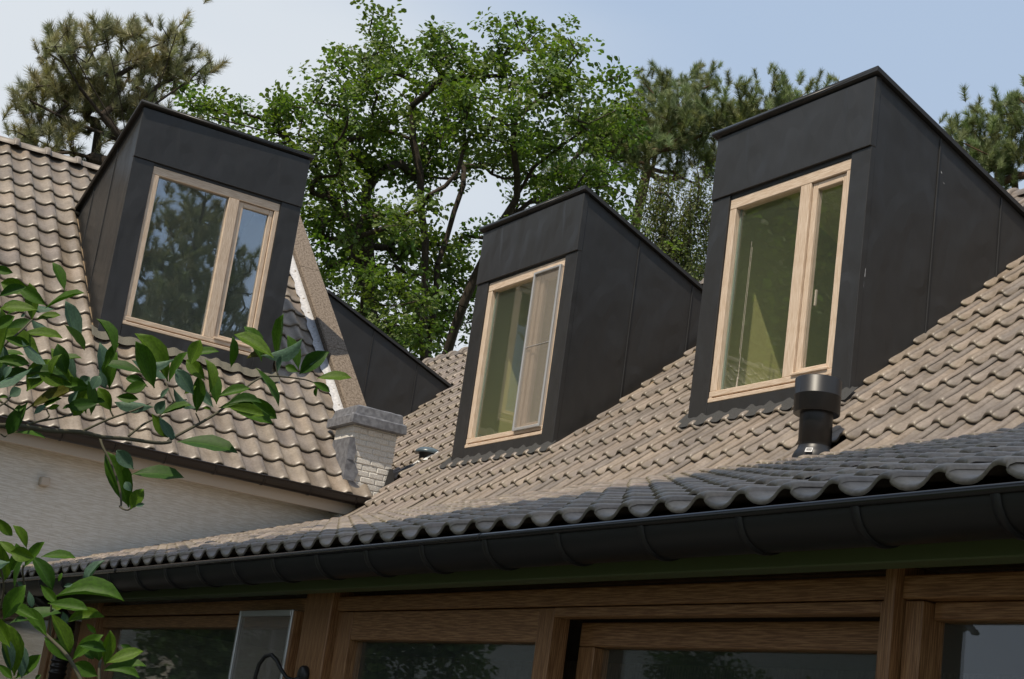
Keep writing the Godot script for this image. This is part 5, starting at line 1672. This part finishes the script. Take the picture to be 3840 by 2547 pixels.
const OAK_LIMBS := [[-30.052,6.578,-15.539,-30.029,8.635,-14.866,-30.56,9.317,-13.916,-30.654,10.624,-13.424,-30.776,11.937,-12.881,-30.866,12.765,-12.651,-31.047,13.524,-12.292],[-30.253,9.239,-13.776,-30.483,10.333,-13.514,-30.616,11.725,-13.271,-30.797,12.774,-13.123,-30.99,13.631,-13.052],[-29.877,8.6,-14.791,-29.651,10.131,-14.346,-29.331,12.178,-13.798,-29.235,12.896,-13.544,-29.175,13.554,-13.258,-29.062,14.23,-13.058,-29.162,14.367,-12.757,-29.302,14.689,-12.288],[-29.877,8.6,-14.791,-29.595,11.273,-14.429,-29.641,11.952,-14.526,-29.512,13.079,-14.7,-29.663,13.575,-14.702,-29.874,14.378,-14.435],[-29.877,8.6,-14.791,-28.895,11.003,-14.954,-28.351,12.044,-15.039,-27.963,12.557,-15.123,-27.756,12.92,-14.958,-27.549,13.491,-14.685,-27.306,13.941,-14.539,-27.128,14.478,-14.229],[-28.626,12.145,-15.185,-27.571,13.113,-15.256,-26.76,13.359,-15.266,-25.934,13.594,-15.308],[-28.626,12.145,-15.185,-28.039,12.746,-15.541,-27.467,12.897,-16.108,-26.952,13.031,-16.577,-26.599,12.807,-16.946],[-30.164,11.731,-12.624,-30.083,12.616,-11.653,-29.987,13.05,-10.947,-30.029,13.053,-10.22,-30.117,13.039,-9.417],[-29.294,12.918,-13.571,-29.356,13.598,-13.903,-29.441,14.398,-14.128,-29.732,15.258,-13.951],[-29.671,10.136,-14.355,-29.962,11.131,-13.661,-30.188,12.053,-13.123]]
const PINE_A_BLOBS := [-28.746,12.839,-6.969,1.30,0.77,-30.13,12.615,-6.331,0.69,0.74,-29.944,12.031,-5.854,0.29,0.53,-28.516,13.158,-7.942,0.58,0.68,-28.619,13.421,-8.605,0.30,0.25,-29.583,12.236,-7.259,1.37,0.49,-29.786,11.579,-6.202,0.53,0.34,-27.46,13.237,-7.349,0.33,0.26,-28.335,13.313,-6.617,0.21,0.21,-29.494,13.282,-5.91,0.19,0.29,-29.218,13.452,-6.491,0.27,0.24,-28.559,13.909,-8.068,0.27,0.24,-28.619,13.673,-7.211,0.22,0.19,-29.147,12.965,-6.222,0.38,0.29,-28.783,11.147,-5.541,0.14,0.19,-29.28,11.268,-6.614,0.96,0.24]
const PINE_A_LIMBS := [[-28.728,7.139,-9.112,-28.428,9.761,-7.985,-28.169,10.881,-7.573,-28.044,11.268,-7.306,-28.014,11.625,-6.884,-27.956,12.155,-6.42,-27.877,12.517,-6.083],[-28.426,10.966,-7.642,-28.52,11.432,-7.43,-28.903,11.691,-6.807,-29.283,11.821,-6.254,-29.561,12.024,-5.85],[-28.43,11.401,-7.407,-28.116,11.926,-7.099,-27.797,12.484,-6.784,-27.522,12.891,-6.468],[-28.426,10.966,-7.642,-27.738,11.859,-7.525,-27.092,12.503,-7.463,-26.532,12.893,-7.378],[-28.13,12.004,-7.631,-28.263,12.812,-8.227,-28.527,13.467,-8.666],[-28.426,10.966,-7.642,-29.061,11.197,-7.056,-29.717,11.338,-6.48,-30.26,11.647,-6.02],[-28.43,11.401,-7.407,-28.453,12.154,-6.428,-28.346,12.669,-5.808]]
const PINE_B_BLOBS := [-29.322,15.021,-18.028,1.16,0.38,-30.71,15.998,-19.953,0.92,0.49,-31.624,15.106,-18.469,0.61,0.31,-28.736,15.854,-19.35,0.82,0.58,-30.379,17.159,-19.928,0.74,0.37,-30.026,17.463,-20.544,0.40,0.37,-30.022,17.033,-19.088,0.27,0.27,-28.602,16.048,-20.252,0.82,0.47,-27.626,16.137,-20.579,0.81,0.38,-27.308,16.475,-21.019,0.64,0.32,-27.882,17.171,-22.03,0.21,0.21,-30.057,15.724,-20.655,0.67,0.55,-30.446,16.089,-19.227,0.73,0.30]
const PINE_B_LIMBS := [[-31.334,8.874,-20.539,-30.478,13.171,-19.53,-30.244,13.671,-19.396,-29.809,14.926,-19.227,-29.588,15.255,-19.161,-29.118,16.012,-19.318,-28.686,16.586,-19.503],[-30.137,15.072,-19.439,-30.614,15.308,-19.088,-31.273,15.189,-18.594,-31.895,14.966,-18.224],[-30.023,15.456,-19.442,-29.124,15.833,-19.937,-28.196,16.15,-20.515,-27.223,16.471,-21.173],[-29.655,16.278,-19.674,-29.903,16.756,-19.339,-30.116,17.081,-19.147],[-30.023,15.456,-19.442,-29.765,15.521,-18.832,-29.666,15.315,-18.077]]
const BIRCH_BLOBS := [-26.121,12.395,-17.893,0.58,0.84,-26.585,12.529,-17.625,0.32,0.58,-27.096,12.061,-19.003,0.44,0.65,-26.491,13.21,-17.525,0.48,0.42,-25.83,13.204,-18.021,0.37,0.52,-26.893,11.857,-18.408,0.27,0.48]
const BIRCH_LIMBS := [[-27.133,8.352,-19.88,-26.645,11.415,-19.02,-26.43,12.672,-18.617,-26.283,13.661,-18.234,-26.329,14.056,-17.814],[-26.525,12.711,-18.683,-26.704,13.239,-18.207,-26.923,13.51,-17.795],[-26.692,11.432,-19.054,-26.823,12.12,-18.587,-26.935,12.419,-18.359]]
const PINE_C_BLOBS := [-25.056,16.148,-24.674,0.57,0.46,-24.931,16.96,-25.358,0.41,0.52,-24.392,15.429,-24.679,0.51,0.56,-25.06,16.325,-24.263,0.29,0.23,-23.725,16.687,-24.284,0.17,0.22,-24.665,15.668,-23.689,0.14,0.11,-23.446,16.071,-25.017,0.78,0.94,-25.306,15.835,-25.045,0.29,0.35]
const PINE_C_LIMBS := [[-25.136,9.716,-27.031,-24.594,14.001,-25.582,-24.44,15.352,-24.975,-24.2,16.357,-24.707,-24.028,16.821,-24.6],[-24.551,15.414,-25.089,-24.861,15.871,-24.736,-25.173,16.332,-24.378],[-24.423,16.076,-24.971,-24.365,16.629,-25.588,-24.288,17.087,-26.29]]
